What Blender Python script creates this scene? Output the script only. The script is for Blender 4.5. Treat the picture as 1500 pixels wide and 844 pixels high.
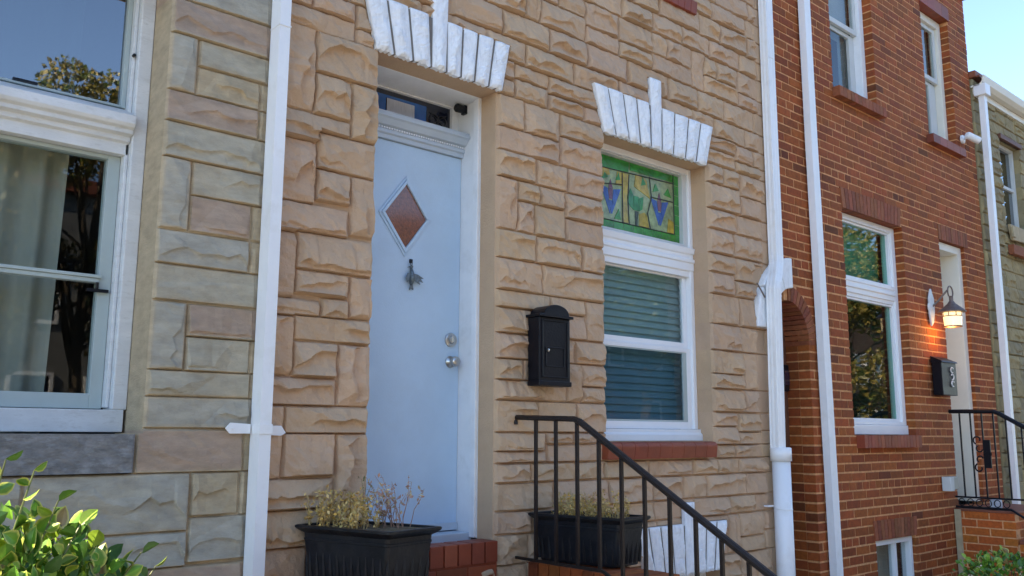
import bpy, math, random
import numpy as np
from mathutils import Vector, Matrix

random.seed(7)
RNG = np.random.RandomState(11)
for o in list(bpy.data.objects): bpy.data.objects.remove(o)
C = bpy.context.scene.collection
SC = bpy.context.scene
# ---------------------------------------------------------------- scale: the scene is drafted in units of 0.88 m
S = 0.88; GZ = -0.22                       # GZ is the pavement's height in draft units
def W(p): return (p[0]*S, p[1]*S, (p[2]-GZ)*S)

# ---------------------------------------------------------------- camera
cam = bpy.data.cameras.new('camera'); co = bpy.data.objects.new('camera', cam); C.objects.link(co); SC.camera = co
yaw, pit, rol = 0.72273745, 0.16311203, 0.00431518
fw = Vector((math.sin(yaw)*math.cos(pit), math.cos(yaw)*math.cos(pit), math.sin(pit)))
r0 = Vector((math.cos(yaw), -math.sin(yaw), 0)); u0 = r0.cross(fw)
r = math.cos(rol)*r0 + math.sin(rol)*u0; u = -math.sin(rol)*r0 + math.cos(rol)*u0
M = Matrix((r, u, -fw)).transposed().to_4x4(); M.translation = Vector(W((0, 0, 1.6)))
co.matrix_world = M
cam.sensor_width = 36; cam.lens = 1298.527/1500*36; cam.clip_end = 2000; cam.clip_start = 0.05

# ---------------------------------------------------------------- world, sun, exposure
SUN_EL, SUN_AZ = math.radians(32), math.radians(-72)     # azimuth from +y (behind the houses) towards +x
wd = bpy.data.worlds.new('World'); SC.world = wd; wd.use_nodes = True
nt = wd.node_tree; bg = nt.nodes['Background']
sky = nt.nodes.new('ShaderNodeTexSky'); sky.sky_type = 'NISHITA'; sky.sun_disc = False
sky.sun_elevation = SUN_EL; sky.sun_rotation = SUN_AZ; sky.air_density = 1.0; sky.dust_density = .25; sky.altitude = 1800; sky.ozone_density = 5
nt.links.new(sky.outputs[0], bg.inputs[0]); bg.inputs[1].default_value = 0.15
sl = bpy.data.lights.new('sun', 'SUN'); sl.energy = 4.0; sl.angle = math.radians(0.5); sl.color = (1, .93, .82)
so = bpy.data.objects.new('sun', sl); C.objects.link(so)
sd = Vector((math.sin(SUN_AZ)*math.cos(SUN_EL), math.cos(SUN_AZ)*math.cos(SUN_EL), math.sin(SUN_EL)))
so.rotation_euler = sd.to_track_quat('Z', 'Y').to_euler(); so.location = (0, 30, 30)
SC.view_settings.view_transform = 'Standard'; SC.view_settings.look = 'None'
SC.view_settings.exposure = 1.92; SC.view_settings.gamma = 1; SC.view_settings.use_white_balance = True; SC.view_settings.white_balance_temperature = 8000; SC.view_settings.use_curve_mapping = False

# ---------------------------------------------------------------- materials
def nd(t, k, **kw):
    n = t.nodes.new(k)
    for a, b in kw.items(): setattr(n, a, b)
    return n
def mat(name, col, rough=.6, metal=0, noise=0, nscale=8, bump=0, bscale=60, attr=False, emis=None, coat=0, stain=None, sscale=3, stretch=None, spec=None):
    m = bpy.data.materials.new(name); m.use_nodes = True; t = m.node_tree; b = t.nodes['Principled BSDF']
    b.inputs['Roughness'].default_value = rough; b.inputs['Metallic'].default_value = metal
    if spec is not None: b.inputs['Specular IOR Level'].default_value = spec
    if coat: b.inputs['Coat Weight'].default_value = coat; b.inputs['Coat Roughness'].default_value = .08
    tc = nd(t, 'ShaderNodeNewGeometry'); src = tc.outputs['Position']
    if stretch:
        mp = nd(t, 'ShaderNodeMapping'); mp.inputs['Scale'].default_value = stretch
        t.links.new(src, mp.inputs[0]); src = mp.outputs[0]
    rgb = nd(t, 'ShaderNodeRGB'); rgb.outputs[0].default_value = (*col, 1); cur = rgb.outputs[0]
    if attr:
        a = nd(t, 'ShaderNodeAttribute', attribute_name='Tint'); mx = nd(t, 'ShaderNodeMix', data_type='RGBA', blend_type='MULTIPLY')
        mx.inputs[0].default_value = 1; t.links.new(cur, mx.inputs[6]); t.links.new(a.outputs[0], mx.inputs[7]); cur = mx.outputs[2]
    if noise:
        n = nd(t, 'ShaderNodeTexNoise'); n.inputs['Scale'].default_value = nscale; n.inputs['Detail'].default_value = 7; n.inputs['Roughness'].default_value = .65
        t.links.new(src, n.inputs['Vector'])
        mr = nd(t, 'ShaderNodeMapRange'); mr.inputs[1].default_value = .3; mr.inputs[2].default_value = .7; mr.inputs[3].default_value = 1-noise; mr.inputs[4].default_value = 1+noise
        t.links.new(n.outputs[0], mr.inputs[0])
        mx = nd(t, 'ShaderNodeMix', data_type='RGBA', blend_type='MULTIPLY'); mx.inputs[0].default_value = 1
        t.links.new(cur, mx.inputs[6]); t.links.new(mr.outputs[0], mx.inputs[7]); cur = mx.outputs[2]
    if stain:
        n = nd(t, 'ShaderNodeTexNoise'); n.inputs['Scale'].default_value = sscale; n.inputs['Detail'].default_value = 9; n.inputs['Roughness'].default_value = .7
        t.links.new(src, n.inputs['Vector'])
        cr = nd(t, 'ShaderNodeMapRange'); cr.inputs[1].default_value = .52; cr.inputs[2].default_value = .72; cr.inputs[4].default_value = stain[3]
        t.links.new(n.outputs[0], cr.inputs[0])
        mx = nd(t, 'ShaderNodeMix', data_type='RGBA'); mx.inputs[7].default_value = (*stain[:3], 1)
        t.links.new(cr.outputs[0], mx.inputs[0]); t.links.new(cur, mx.inputs[6]); cur = mx.outputs[2]
    t.links.new(cur, b.inputs['Base Color'])
    if bump:
        n = nd(t, 'ShaderNodeTexNoise'); n.inputs['Scale'].default_value = bscale; n.inputs['Detail'].default_value = 6
        t.links.new(src, n.inputs['Vector'])
        bp = nd(t, 'ShaderNodeBump'); bp.inputs['Strength'].default_value = bump; bp.inputs['Distance'].default_value = .004
        t.links.new(n.outputs[0], bp.inputs['Height']); t.links.new(bp.outputs[0], b.inputs['Normal'])
    if emis: b.inputs['Emission Color'].default_value = (*emis[:3], 1); b.inputs['Emission Strength'].default_value = emis[3]
    return m
def glass(name, tint=(.86, .9, .9), ior=1.62, wob=.12):
    m = bpy.data.materials.new(name); m.use_nodes = True; t = m.node_tree; t.nodes.remove(t.nodes['Principled BSDF'])
    out = t.nodes['Material Output']; tr = nd(t, 'ShaderNodeBsdfTransparent'); tr.inputs[0].default_value = (*tint, 1)
    gl = nd(t, 'ShaderNodeBsdfGlossy'); gl.inputs['Roughness'].default_value = .015; gl.inputs[0].default_value = (.95, .97, 1, 1)
    fr = nd(t, 'ShaderNodeFresnel'); fr.inputs[0].default_value = ior
    g = nd(t, 'ShaderNodeNewGeometry'); n = nd(t, 'ShaderNodeTexNoise'); n.inputs['Scale'].default_value = 2.2; n.inputs['Detail'].default_value = 1
    bp = nd(t, 'ShaderNodeBump'); bp.inputs['Strength'].default_value = wob; bp.inputs['Distance'].default_value = .01
    t.links.new(g.outputs['Position'], n.inputs['Vector']); t.links.new(n.outputs[0], bp.inputs['Height']); t.links.new(bp.outputs[0], gl.inputs['Normal'])
    iv = nd(t, 'ShaderNodeMath', operation='SUBTRACT'); iv.inputs[0].default_value = 1; t.links.new(g.outputs['Backfacing'], iv.inputs[1])
    fm = nd(t, 'ShaderNodeMath', operation='MULTIPLY'); t.links.new(fr.outputs[0], fm.inputs[0]); t.links.new(iv.outputs[0], fm.inputs[1])
    mx = nd(t, 'ShaderNodeMixShader'); t.links.new(fm.outputs[0], mx.inputs[0]); t.links.new(tr.outputs[0], mx.inputs[1]); t.links.new(gl.outputs[0], mx.inputs[2])
    t.links.new(mx.outputs[0], out.inputs[0]); return m

MT = dict(
 tan=mat('tan_painted_stone', (.555, .37, .232), .8, noise=.10, nscale=5, bump=1.0, bscale=110, attr=True, stain=(.44, .30, .19, .25), sscale=2.5),
 grey=mat('weathered_cast_stone', (1, 1, 1), .8, noise=.2, nscale=9, bump=.6, bscale=80, attr=True, stretch=(1, 1, 2.6)),
 olive=mat('olive_cast_stone', (1, 1, 1), .85, noise=.2, nscale=8, bump=.6, bscale=70, attr=True),
 brick=mat('red_brick', (.315, .070, .012), .82, noise=.25, nscale=30, bump=.5, bscale=120, attr=True),
 mortar=mat('brick_mortar', (.68, .33, .15), .9, noise=.3, nscale=25, bump=.4, bscale=150),
 soldier=mat('brown_brick', (.29, .085, .035), .8, noise=.25, nscale=30, bump=.4, bscale=120, attr=True),
 sillred=mat('painted_red_sill', (.28, .055, .022), .55, noise=.15, nscale=14, bump=.25, bscale=60, attr=True),
 white=mat('white_paint', (.86, .87, .875), .4, noise=.05, nscale=6, bump=.12, bscale=25, stain=(.5, .49, .45, .25), sscale=7),
 vinyl=mat('white_vinyl', (.86, .87, .88), .32, noise=.03, nscale=4),
 cream=mat('cream_paint', (.80, .75, .64), .5, noise=.05, nscale=4),
 offwhite=mat('grey_white_paint', (.62, .64, .62), .5, noise=.06, nscale=5),
 alu=mat('grey_green_aluminium', (.42, .50, .49), .45, noise=.06, nscale=5),
 dim=mat('old_white_wood', (.70, .72, .72), .5, noise=.12, nscale=8, stain=(.35, .34, .31, .5), sscale=16, stretch=(1, 1, 3)),
 pipe=mat('white_downspout', (.88, .885, .89), .38, noise=.05, nscale=3, stain=(.55, .52, .45, .3), sscale=6),
 lintel=mat('white_painted_rock', (.84, .86, .88), .55, noise=.07, nscale=18, bump=.5, bscale=50, stain=(.42, .44, .46, .45), sscale=14, stretch=(3, 3, 1)),
 door=mat('pale_blue_door', (.50, .67, .82), .42, noise=.06, nscale=2, bump=.2, bscale=120, stain=(.44, .57, .68, .4), sscale=3.5),
 trim=mat('door_trim_grey', (.50, .58, .65), .45, noise=.05, nscale=6),
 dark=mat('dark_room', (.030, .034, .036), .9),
 room=mat('dim_room', (.085, .09, .085), .9),
 curtain=mat('sheer_curtain', (.38, .37, .31), .9, noise=.1, nscale=3),
 teal=mat('green_shade', (.10, .30, .24), .8, noise=.08, nscale=4),
 blind=mat('grey_blind', (.26, .40, .41), .6, noise=.06, nscale=5),
 amber=mat('brown_textured_glass', (.22, .065, .022), .3, noise=.5, nscale=60, bump=1.0, bscale=110, coat=1),
 chrome=mat('brushed_nickel', (.55, .53, .50), .28, metal=1),
 black=mat('black_iron', (.004, .005, .009), .38, spec=.3, noise=.2, nscale=20, bump=.25, bscale=90),
 rail=mat('brown_black_iron', (.022, .014, .011), .45, spec=.3, noise=.3, nscale=30, bump=.4, bscale=90),
 pewter=mat('pewter', (.16, .20, .22), .4, metal=.7, noise=.4, nscale=80, bump=.6, bscale=150),
 bronze=mat('worn_bronze', (.20, .15, .13), .5, metal=.5, noise=.3, nscale=40),
 pot=mat('black_plastic', (.008, .009, .012), .42, spec=.3, noise=.5, nscale=22, bump=.4, bscale=60, stain=(.06, .05, .04, .35), sscale=10),
 soil=mat('dry_soil', (.12, .085, .05), 1, noise=.5, nscale=60, bump=1, bscale=80),
 concrete=mat('concrete', (.36, .34, .30), .9, noise=.2, nscale=4, bump=.4, bscale=60),
 asphalt=mat('asphalt', (.05, .05, .05), .9, noise=.3, nscale=12, bump=.5, bscale=90),
 wood=mat('brown_wood', (.16, .062, .034), .6, noise=.25, nscale=10, stretch=(6, 6, 1)),
 leaf=mat('leaf', (1, 1, 1), .45, noise=.18, nscale=40, attr=True),
 bark=mat('bark', (.10, .075, .05), .95, noise=.4, nscale=12, bump=1, bscale=30),
 paper=mat('pale_sheet', (.50, .53, .60), .7, noise=.12, nscale=30, stretch=(4, 4, .6)),
 bluegl=mat('blue_glass', (.02, .13, .42), .12, coat=.4, noise=.2, nscale=12),
 darkgl=mat('dark_glass', (.012, .016, .035), .1, coat=.8),
 lead=mat('lead', (.06, .06, .065), .5, metal=.6),
 seal=mat('tan_caulk', (.46, .36, .22), .8, noise=.2, nscale=12),
 slate=mat('grey_roof', (.20, .23, .26), .7, noise=.1, nscale=5),
 cornice=mat('brown_cornice', (.24, .07, .035), .6, noise=.2, nscale=8),
 lampglass=mat('lit_lamp_glass', (.9, .8, .55), .3, emis=(1, .72, .36, .4)),
 jointgrey=mat('grey_joint', (.20, .18, .16), .9),
 putty=mat('putty_box', (.45, .45, .38), .6),
 darkstone=mat('blackened_stone', (.19, .185, .18), .8, noise=.4, nscale=14, bump=1, bscale=50, attr=True, stain=(.36, .37, .36, .75), sscale=12, stretch=(1, 1, 2.2)),
)
MT['glass'] = glass('window_glass'); MT['glassdark'] = glass('screened_glass', (.66, .76, .80), 1.5); MT['glassmid'] = glass('sheer_glass', (.8, .84, .84), 1.9); MT['glasssky'] = glass('reflecting_glass', (.35, .45, .50), 2.9)
MT['glasst'] = glass('tinted_glass', (.60, .85, .78), 1.6)

# ---------------------------------------------------------------- mesh helpers
def link(name, V, F, mats, parent=None, origin=None, midx=None, tint=None, smooth=False, bevel=0):
    V = np.asarray(V, float).reshape(-1, 3)
    P = np.empty_like(V); P[:, 0] = V[:, 0]*S; P[:, 1] = V[:, 1]*S; P[:, 2] = (V[:, 2]-GZ)*S
    if parent is not None: off = np.array(wloc(parent))
    elif origin is not None: off = np.array(W(origin))
    else: off = np.array([(P[:, 0].min()+P[:, 0].max())/2, (P[:, 1].min()+P[:, 1].max())/2, P[:, 2].min()])
    me = bpy.data.meshes.new(name); me.from_pydata((P-off).tolist(), [], F if isinstance(F, list) else F.tolist())
    for m in (mats if isinstance(mats, (list, tuple)) else [mats]): me.materials.append(MT[m])
    if midx is not None: me.polygons.foreach_set('material_index', np.asarray(midx, dtype=np.int32))
    if tint is not None:
        a = me.color_attributes.new('Tint', 'FLOAT_COLOR', 'POINT'); T = np.ones((len(V), 4)); T[:, :3] = tint
        a.data.foreach_set('color', T.ravel())
    if smooth: me.polygons.foreach_set('use_smooth', np.ones(len(me.polygons), bool))
    me.update(); me.validate()
    o = bpy.data.objects.new(name, me); C.objects.link(o)
    if parent is not None: o.parent = parent
    else: o.location = off
    if bevel:
        b = o.modifiers.new('bevel', 'BEVEL'); b.width = bevel; b.segments = 2; b.limit_method = 'ANGLE'
    return o
def wloc(o):
    v = Vector(o.location)
    while o.parent: o = o.parent; v += Vector(o.location)
    return v
def tag(o, label=None, cat=None, group=None, kind=None):
    if label: o['label'] = label
    if cat: o['category'] = cat
    if group: o['group'] = group
    if kind: o['kind'] = kind
    return o
def thing(name, loc, label, cat, group=None):
    o = bpy.data.objects.new(name, None); C.objects.link(o); o.location = W(loc); o.empty_display_size = .1
    return tag(o, label, cat, group)
class MB:
    def __init__(s): s.V = []; s.F = []; s.T = []; s.M = []; s.t = (1, 1, 1); s.m = 0
    def add(s, V, F):
        n = len(s.V); s.V += [tuple(map(float, v)) for v in V]; s.F += [tuple(i+n for i in f) for f in F]
        s.T += [s.t]*len(V); s.M += [s.m]*len(F); return s
    def box(s, x0, x1, y0, y1, z0, z1):
        V = [(x, y, z) for z in (z0, z1) for y in (y0, y1) for x in (x0, x1)]
        return s.add(V, [(0, 2, 3, 1), (4, 5, 7, 6), (0, 1, 5, 4), (2, 6, 7, 3), (0, 4, 6, 2), (1, 3, 7, 5)])
    def hexa(s, B, T):      # bottom quad, top quad (counter-clockwise seen from above)
        return s.add(list(B)+list(T), [(3, 2, 1, 0), (4, 5, 6, 7), (0, 1, 5, 4), (1, 2, 6, 5), (2, 3, 7, 6), (3, 0, 4, 7)])
    def prism(s, pts, y0, y1):   # outline in x,z (any winding) extruded in y
        n = len(pts); V = [(x, y0, z) for x, z in pts]+[(x, y1, z) for x, z in pts]
        a = sum(pts[i][0]*pts[(i+1) % n][1]-pts[(i+1) % n][0]*pts[i][1] for i in range(n))
        F = [tuple(range(n)), tuple(range(2*n-1, n-1, -1))]+[((i+1) % n, i, i+n, (i+1) % n+n) for i in range(n)]
        if a < 0: F = [f[::-1] for f in F]
        return s.add(V, F)
    def xprism(s, prof, x0, x1):  # outline in y,z extruded in x
        n = len(prof); V = [(x0, y, z) for y, z in prof]+[(x1, y, z) for y, z in prof]
        F = [tuple(range(n)), tuple(range(2*n-1, n-1, -1))]+[((i+1) % n, i, i+n, (i+1) % n+n) for i in range(n)]
        a = sum(prof[i][0]*prof[(i+1) % n][1]-prof[(i+1) % n][0]*prof[i][1] for i in range(n))
        if a > 0: F = [f[::-1] for f in F]
        return s.add(V, F)
    def tube(s, pts, rad, n=8, cap=True, sx=1.0):
        pts = [Vector(p) for p in pts]; k = len(pts); rad = rad if isinstance(rad, (list, tuple)) else [rad]*k
        V = []; up = None
        for i, p in enumerate(pts):
            d = (pts[min(i+1, k-1)]-pts[max(i-1, 0)]).normalized()
            if up is None: up = Vector((0, 0, 1)) if abs(d.z) < .9 else Vector((0, 1, 0))
            a = d.cross(up).normalized(); b = a.cross(d).normalized(); up = b
            for j in range(n):
                t = 2*math.pi*(j+.5)/n; V.append(p+a*math.cos(t)*rad[i]*sx+b*math.sin(t)*rad[i])
        F = [(i*n+j, i*n+(j+1) % n, (i+1)*n+(j+1) % n, (i+1)*n+j) for i in range(k-1) for j in range(n)]
        if cap: F += [tuple(range(n-1, -1, -1)), tuple((k-1)*n+j for j in range(n))]
        return s.add(V, F)
    def lathe(s, c, axis, prof, n=20):     # prof: (distance along axis, radius)
        c = Vector(c); ax = Vector(axis).normalized(); a = ax.orthogonal().normalized(); b = ax.cross(a)
        V = [c+ax*h+(a*math.cos(2*math.pi*j/n)+b*math.sin(2*math.pi*j/n))*rr for h, rr in prof for j in range(n)]
        F = [(i*n+j, i*n+(j+1) % n, (i+1)*n+(j+1) % n, (i+1)*n+j) for i in range(len(prof)-1) for j in range(n)]
        F += [tuple(range(n-1, -1, -1)), tuple((len(prof)-1)*n+j for j in range(n))]
        return s.add(V, F)
    def build(s, name, mats, parent=None, origin=None, smooth=False, bevel=0):
        return link(name, s.V, s.F, mats, parent, origin, s.M, np.array(s.T), smooth, bevel*S)
def bx(name, m, parent, *b, bevel=.003):
    return MB().box(*b).build(name, m, parent, bevel=bevel)

# ---------------------------------------------------------------- rock-faced ashlar as a relief
def lattice(X, Z, cell, seed):
    rg = np.random.RandomState(seed); i = np.floor(X/cell).astype(int); j = np.floor(Z/cell).astype(int)
    i -= i.min(); j -= j.min(); G = rg.rand(j.max()+2, i.max()+2)
    fx = X/cell-np.floor(X/cell); fz = Z/cell-np.floor(Z/cell)
    a = G[j, i]; b = G[j, i+1]; c = G[j+1, i]; d = G[j+1, i+1]
    return np.where(fx+fz < 1, a+(b-a)*fx+(c-a)*fz, d+(c-d)*(1-fx)+(b-d)*(1-fz))-.5
def rock(w, h, U, V, rg, amp, low):
    """relief of one block; U, V arrays of local coordinates"""
    tr = w < h*.72
    if tr: w, h, U, V = h, w, V, w-h*0-U if False else (w-U)
    if tr: V = V
    K = max(4, int(w/.05)+2); ku = np.cumsum(np.concatenate([[0], rg.uniform(.25, 1.6, K-1)])); ku *= w/ku[-1]
    base = rg.uniform(.26, .5); vr = h*np.clip(base+np.cumsum(rg.uniform(-.17, .17, K))*.9+rg.uniform(-.06, .06, K), .14, .72); R = amp*rg.uniform(.7, 1.15, K); L = amp*rg.uniform(.15, .5, K)*low
    vr[0] = vr[-1] = h*rg.uniform(.1, .3)
    m = .005
    VR = np.interp(U, ku, vr); RR = np.interp(U, ku, R); LL = np.interp(U, ku, L)
    top = m+(RR-m)*np.clip((h-V)/(h-VR), 0, 1)**.75
    lip = amp*rg.uniform(.45, .95)
    d = np.clip(VR-V, 0, None); bot = LL+(RR-LL)*np.exp(-d/.007)
    bot = bot+(lip-LL)*np.clip(1-V/np.maximum(VR, .01), 0, 1)**2
    H = np.where(V > VR, top, bot)
    if rg.rand() < .12: H = amp*rg.uniform(.45, .75)*np.clip((h-V)/(h*.8), .25, 1)**.6+0*V
    s1, s2 = rg.uniform(.5, 1.8, 2)
    H = np.minimum(H, m+U*s1); H = np.minimum(H, m+(w-U)*s2); H = np.minimum(H, m+V*6)
    for _ in range(1):
        px, pz = rg.uniform(.15, .85)*w, rg.uniform(.3, .9)*h; an = rg.uniform(0, 2*math.pi)
        pl = amp*.8+((U-px)*math.cos(an)+(V-pz)*math.sin(an))*rg.uniform(.1, .35)
        H = np.minimum(H, np.maximum(pl, amp*.25))
    return H
def ashlar(name, mt, parent, xs, zs, blocks, hole, y0=4.0, yb=4.15, amp=.032, low=1.0, groove=-.006, seed=1, edgecol=None, gw=.0028, extr=True, flat=None):
    X, Z = np.meshgrid(xs, zs); H = np.full(X.shape, groove); T = np.ones(X.shape+(3,))
    if edgecol is not None: T[:] = edgecol
    for bi, (x0, x1, z0, z1, col) in enumerate(blocks):
        i0, i1 = np.searchsorted(xs, [x0-1e-6, x1+1e-6]); j0, j1 = np.searchsorted(zs, [z0-1e-6, z1+1e-6])
        if i1 <= i0 or j1 <= j0: continue
        sl_ = (slice(j0, j1), slice(i0, i1)); U = X[sl_]-x0; V = Z[sl_]-z0; w = x1-x0; h = z1-z0
        rg = np.random.RandomState(seed*1000+bi)
        h_ = rock(w, h, U, V, rg, amp*min(1, .55+min(w, h)*3), low)
        h_ = h_+lattice(X[sl_]+bi*3.1, Z[sl_]+bi*1.7, .034, seed+bi)*amp*.22+lattice(X[sl_]+bi, Z[sl_], .016, seed+bi+9)*amp*.05
        e = np.minimum(np.minimum(U, w-U), np.minimum(h-V, V)); tall = w < h*.72
        eu = np.minimum(U, w-U); ev = np.minimum(h-V, V*2.2); k = np.minimum(np.clip((ev-gw)/.005, 0, 1), np.clip((eu-gw*.4)/.010, 0, 1)*.8+.2)
        k = np.where(eu < gw*.4, .15, k)*np.where(ev < gw, 0, 1)
        H[sl_] = np.where(k > 0, np.maximum(groove+(h_-groove)*k, groove), groove)
        if edgecol is not None:
            q = np.clip((e-.004)/(.012+.006*math.sin(bi)), 0, 1)[..., None]*.94
            q = q*(1-.25*np.clip(lattice(X[sl_]+bi, Z[sl_]*2, .05, bi)+.2, 0, 1))[..., None]
            T[sl_] = np.array(edgecol)*(1-q)+np.array(col)*q
        else: T[sl_] = col
    if flat is not None: H = np.where(flat(X, Z), np.minimum(H, .004), H)
    Y = y0-H; n, m = X.shape
    V = np.stack([X, Y, Z], -1).reshape(-1, 3); T = T.reshape(-1, 3)
    xc = (xs[1:]+xs[:-1])/2; zc = (zs[1:]+zs[:-1])/2; XC, ZC = np.meshgrid(xc, zc); keep = ~hole(XC, ZC)
    idx = np.arange(n*m).reshape(n, m)
    a, b, c, d = idx[:-1, :-1], idx[:-1, 1:], idx[1:, 1:], idx[1:, :-1]
    F = [np.stack([a, b, c, d], -1)[keep]]
    if extr:
        VB = V.copy(); VB[:, 1] = yb; V = np.concatenate([V, VB]); T = np.concatenate([T, T]); N = n*m
        pad = np.pad(keep, 1)
        core = pad[1:-1, 1:-1]
        for nb, (p, q) in ((pad[1:-1, :-2], (d, a)), (pad[1:-1, 2:], (b, c)), (pad[:-2, 1:-1], (a, b)), (pad[2:, 1:-1], (c, d))):
            k = core & ~nb; F.append(np.stack([q[k], p[k], p[k]+N, q[k]+N], -1))
    F = np.concatenate(F); used = np.zeros(len(V), bool); used[F.ravel()] = True; mp = np.cumsum(used)-1
    o = link(name, V[used], mp[F], mt, parent, tint=T[used])
    return o
def fill(x0, x1, bands, rg, cols, wmul=1.0, skip=None):
    out = []
    for z0, z1, kind in bands:
        x = x0
        while x < x1-1e-4:
            if kind == 'S': w = rg.uniform(.26, .50)*wmul
            else: w = rg.choice([rg.uniform(.12, .2), rg.uniform(.30, .62)*wmul], p=[.18, .82])
            xe = x+w
            if xe > x1-.12: xe = x1
            col = lambda: cols(rg)
            if kind == 'S' or xe-x < .22 : out.append((x, xe, z0, z1, col()))
            else:
                zm = z0+(z1-z0)*rg.uniform(.38, .62)
                for a, b in ((z0, zm), (zm, z1)):
                    if xe-x > .42 and rg.rand() < .6:
                        xm = x+(xe-x)*rg.uniform(.35, .65); out += [(x, xm, a, b, col()), (xm, xe, a, b, col())]
                    else: out.append((x, xe, a, b, col()))
            x = xe
    return out
def bands_from(lines, kinds): return [(lines[i+1], lines[i], kinds[i]) for i in range(len(kinds))]
def grid_lines(segs, must):
    a = np.concatenate([np.arange(p, q, s) for p, q, s in segs]+[[segs[-1][1]]])
    for m in must:
        i = np.argmin(abs(a-m)); a[i] = m
    return np.unique(a)

# ---------------------------------------------------------------- brick walls, brick by brick
def brick_tint(rg): 
    v = rg.uniform(.75, 1.2)*(.62 if rg.rand() < .06 else 1); return (v, v*rg.uniform(.85, 1.12), v*rg.uniform(.85, 1.15))
def bricks(mb, x0, x1, z0, z1, spans, y0=4.0, dep=.11, ch=.0792, bl=.243, jt=.0155, seed=3, flip=0):
    rg = np.random.RandomState(seed); k = 0; z = z0
    while z < z1-.02:
        zt = min(z+ch-jt, z1); zc = (z+zt)/2; cuts = sorted(spans(zc)); segs = []; a = x0
        for s0, s1 in cuts:
            if s0 > a: segs.append((a, min(s0, x1)))
            a = max(a, s1)
        if a < x1: segs.append((a, x1))
        hd = (k % 6 == 5)
        for s0, s1 in segs:
            L = bl/2 if hd else bl
            st = math.floor((s0-x0)/L)*L+x0-(L/2 if k % 2 else 0)
            edges = [s0]
            q = st
            while q < s1+L:
                if q > s0+.05 and q < s1-.05: edges.append(q)
                q += L
            edges.append(s1)
            for e0, e1 in zip(edges, edges[1:]):
                mb.t = brick_tint(rg); dy = rg.uniform(-.002, .002); a_ = e0+(jt/2 if e0 > s0 else 0); b_ = e1-(jt/2 if e1 < s1 else 0)
                dz = rg.uniform(-.0015, .0015); mb.box(a_, b_, y0+dy, y0+dep, z+dz, zt+dz+rg.uniform(-.001, .001))
        z += ch; k += 1
def soldiers(mb, x0, x1, z0, z1, n, y0, y1, rg, gap=.009, lean=0):
    w = (x1-x0)/n
    for i in range(n):
        mb.t = brick_tint(rg); a = x0+i*w+gap/2; b = x0+(i+1)*w-gap/2; k = ((i+.5)/n-.5)*lean
        mb.prism([(a, z0), (b, z0), (b+k, z1+rg.uniform(-.002, .002)), (a+k, z1)], y0+rg.uniform(-.0015, .0015), y1)

def voussoirs(mb, xb0, xb1, xt0, xt1, zb, zt, zk, n, key, y0=4.0, rg=None, th=.045):
    """rock-faced flat arch: n wedges, the key one taller"""
    wts = np.array([1.0+rg.uniform(-.12, .12) for _ in range(n)]); wts[key] *= .95; cb = np.concatenate([[0], np.cumsum(wts)])/wts.sum()
    for i in range(n):
        g = rg.uniform(.006, .009); t1 = zk if i == key else zt; f = (t1-zb)/(zt-zb)
        b0 = xb0+(xb1-xb0)*cb[i]+g; b1 = xb0+(xb1-xb0)*cb[i+1]-g
        a0 = xt0+(xt1-xt0)*cb[i]+g; a1 = xt0+(xt1-xt0)*cb[i+1]-g
        if i == key: a0 = b0-.006; a1 = b1+.012; 
        nu, nv = 9, 30; U = np.linspace(0, 1, nu); Vv = np.linspace(0, 1, nv); sd_ = rg.randint(9999)
        rgl = np.random.RandomState(sd_); rid = np.interp(Vv, np.linspace(0, 1, 6), rgl.uniform(.3, .75, 6)); hh = np.interp(Vv, np.linspace(0, 1, 7), rgl.uniform(.5, 1, 7))
        V = []
        for j, v in enumerate(Vv):
            xa = b0+(a0-b0)*v; xb = b1+(a1-b1)*v; z = zb+(t1-zb)*v
            for k_, u_ in enumerate(U):
                e = min(u_, 1-u_)*2; ev = min(v, 1-v)*(t1-zb)/.02
                H = .018+(th-.018)*hh[j]*(u_/rid[j] if u_ < rid[j] else max(0, 1-(u_-rid[j])*2.6))
                H += rgl.uniform(-.0022, .0022); H = .012+(H-.012)*min(1, e*4+.15)*min(1, ev+.2)
                V.append((xa+(xb-xa)*u_, y0-H, z+(rgl.uniform(-.009, .004) if j == 0 and 0 < k_ < nu-1 else 0)))
        F = [(j*nu+k_, j*nu+k_+1, (j+1)*nu+k_+1, (j+1)*nu+k_) for j in range(nv-1) for k_ in range(nu-1)]
        per = [k_ for k_ in range(nu)]+[j*nu+nu-1 for j in range(1, nv)]+[(nv-1)*nu+k_ for k_ in range(nu-2, -1, -1)]+[j*nu for j in range(nv-2, 0, -1)]
        n0 = len(V); V += [(V[p][0], y0+.015, V[p][2]) for p in per]; m_ = len(per)
        F += [(per[(q+1) % m_], per[q], n0+q, n0+(q+1) % m_) for q in range(m_)]
        mb.add(V, F)

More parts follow.
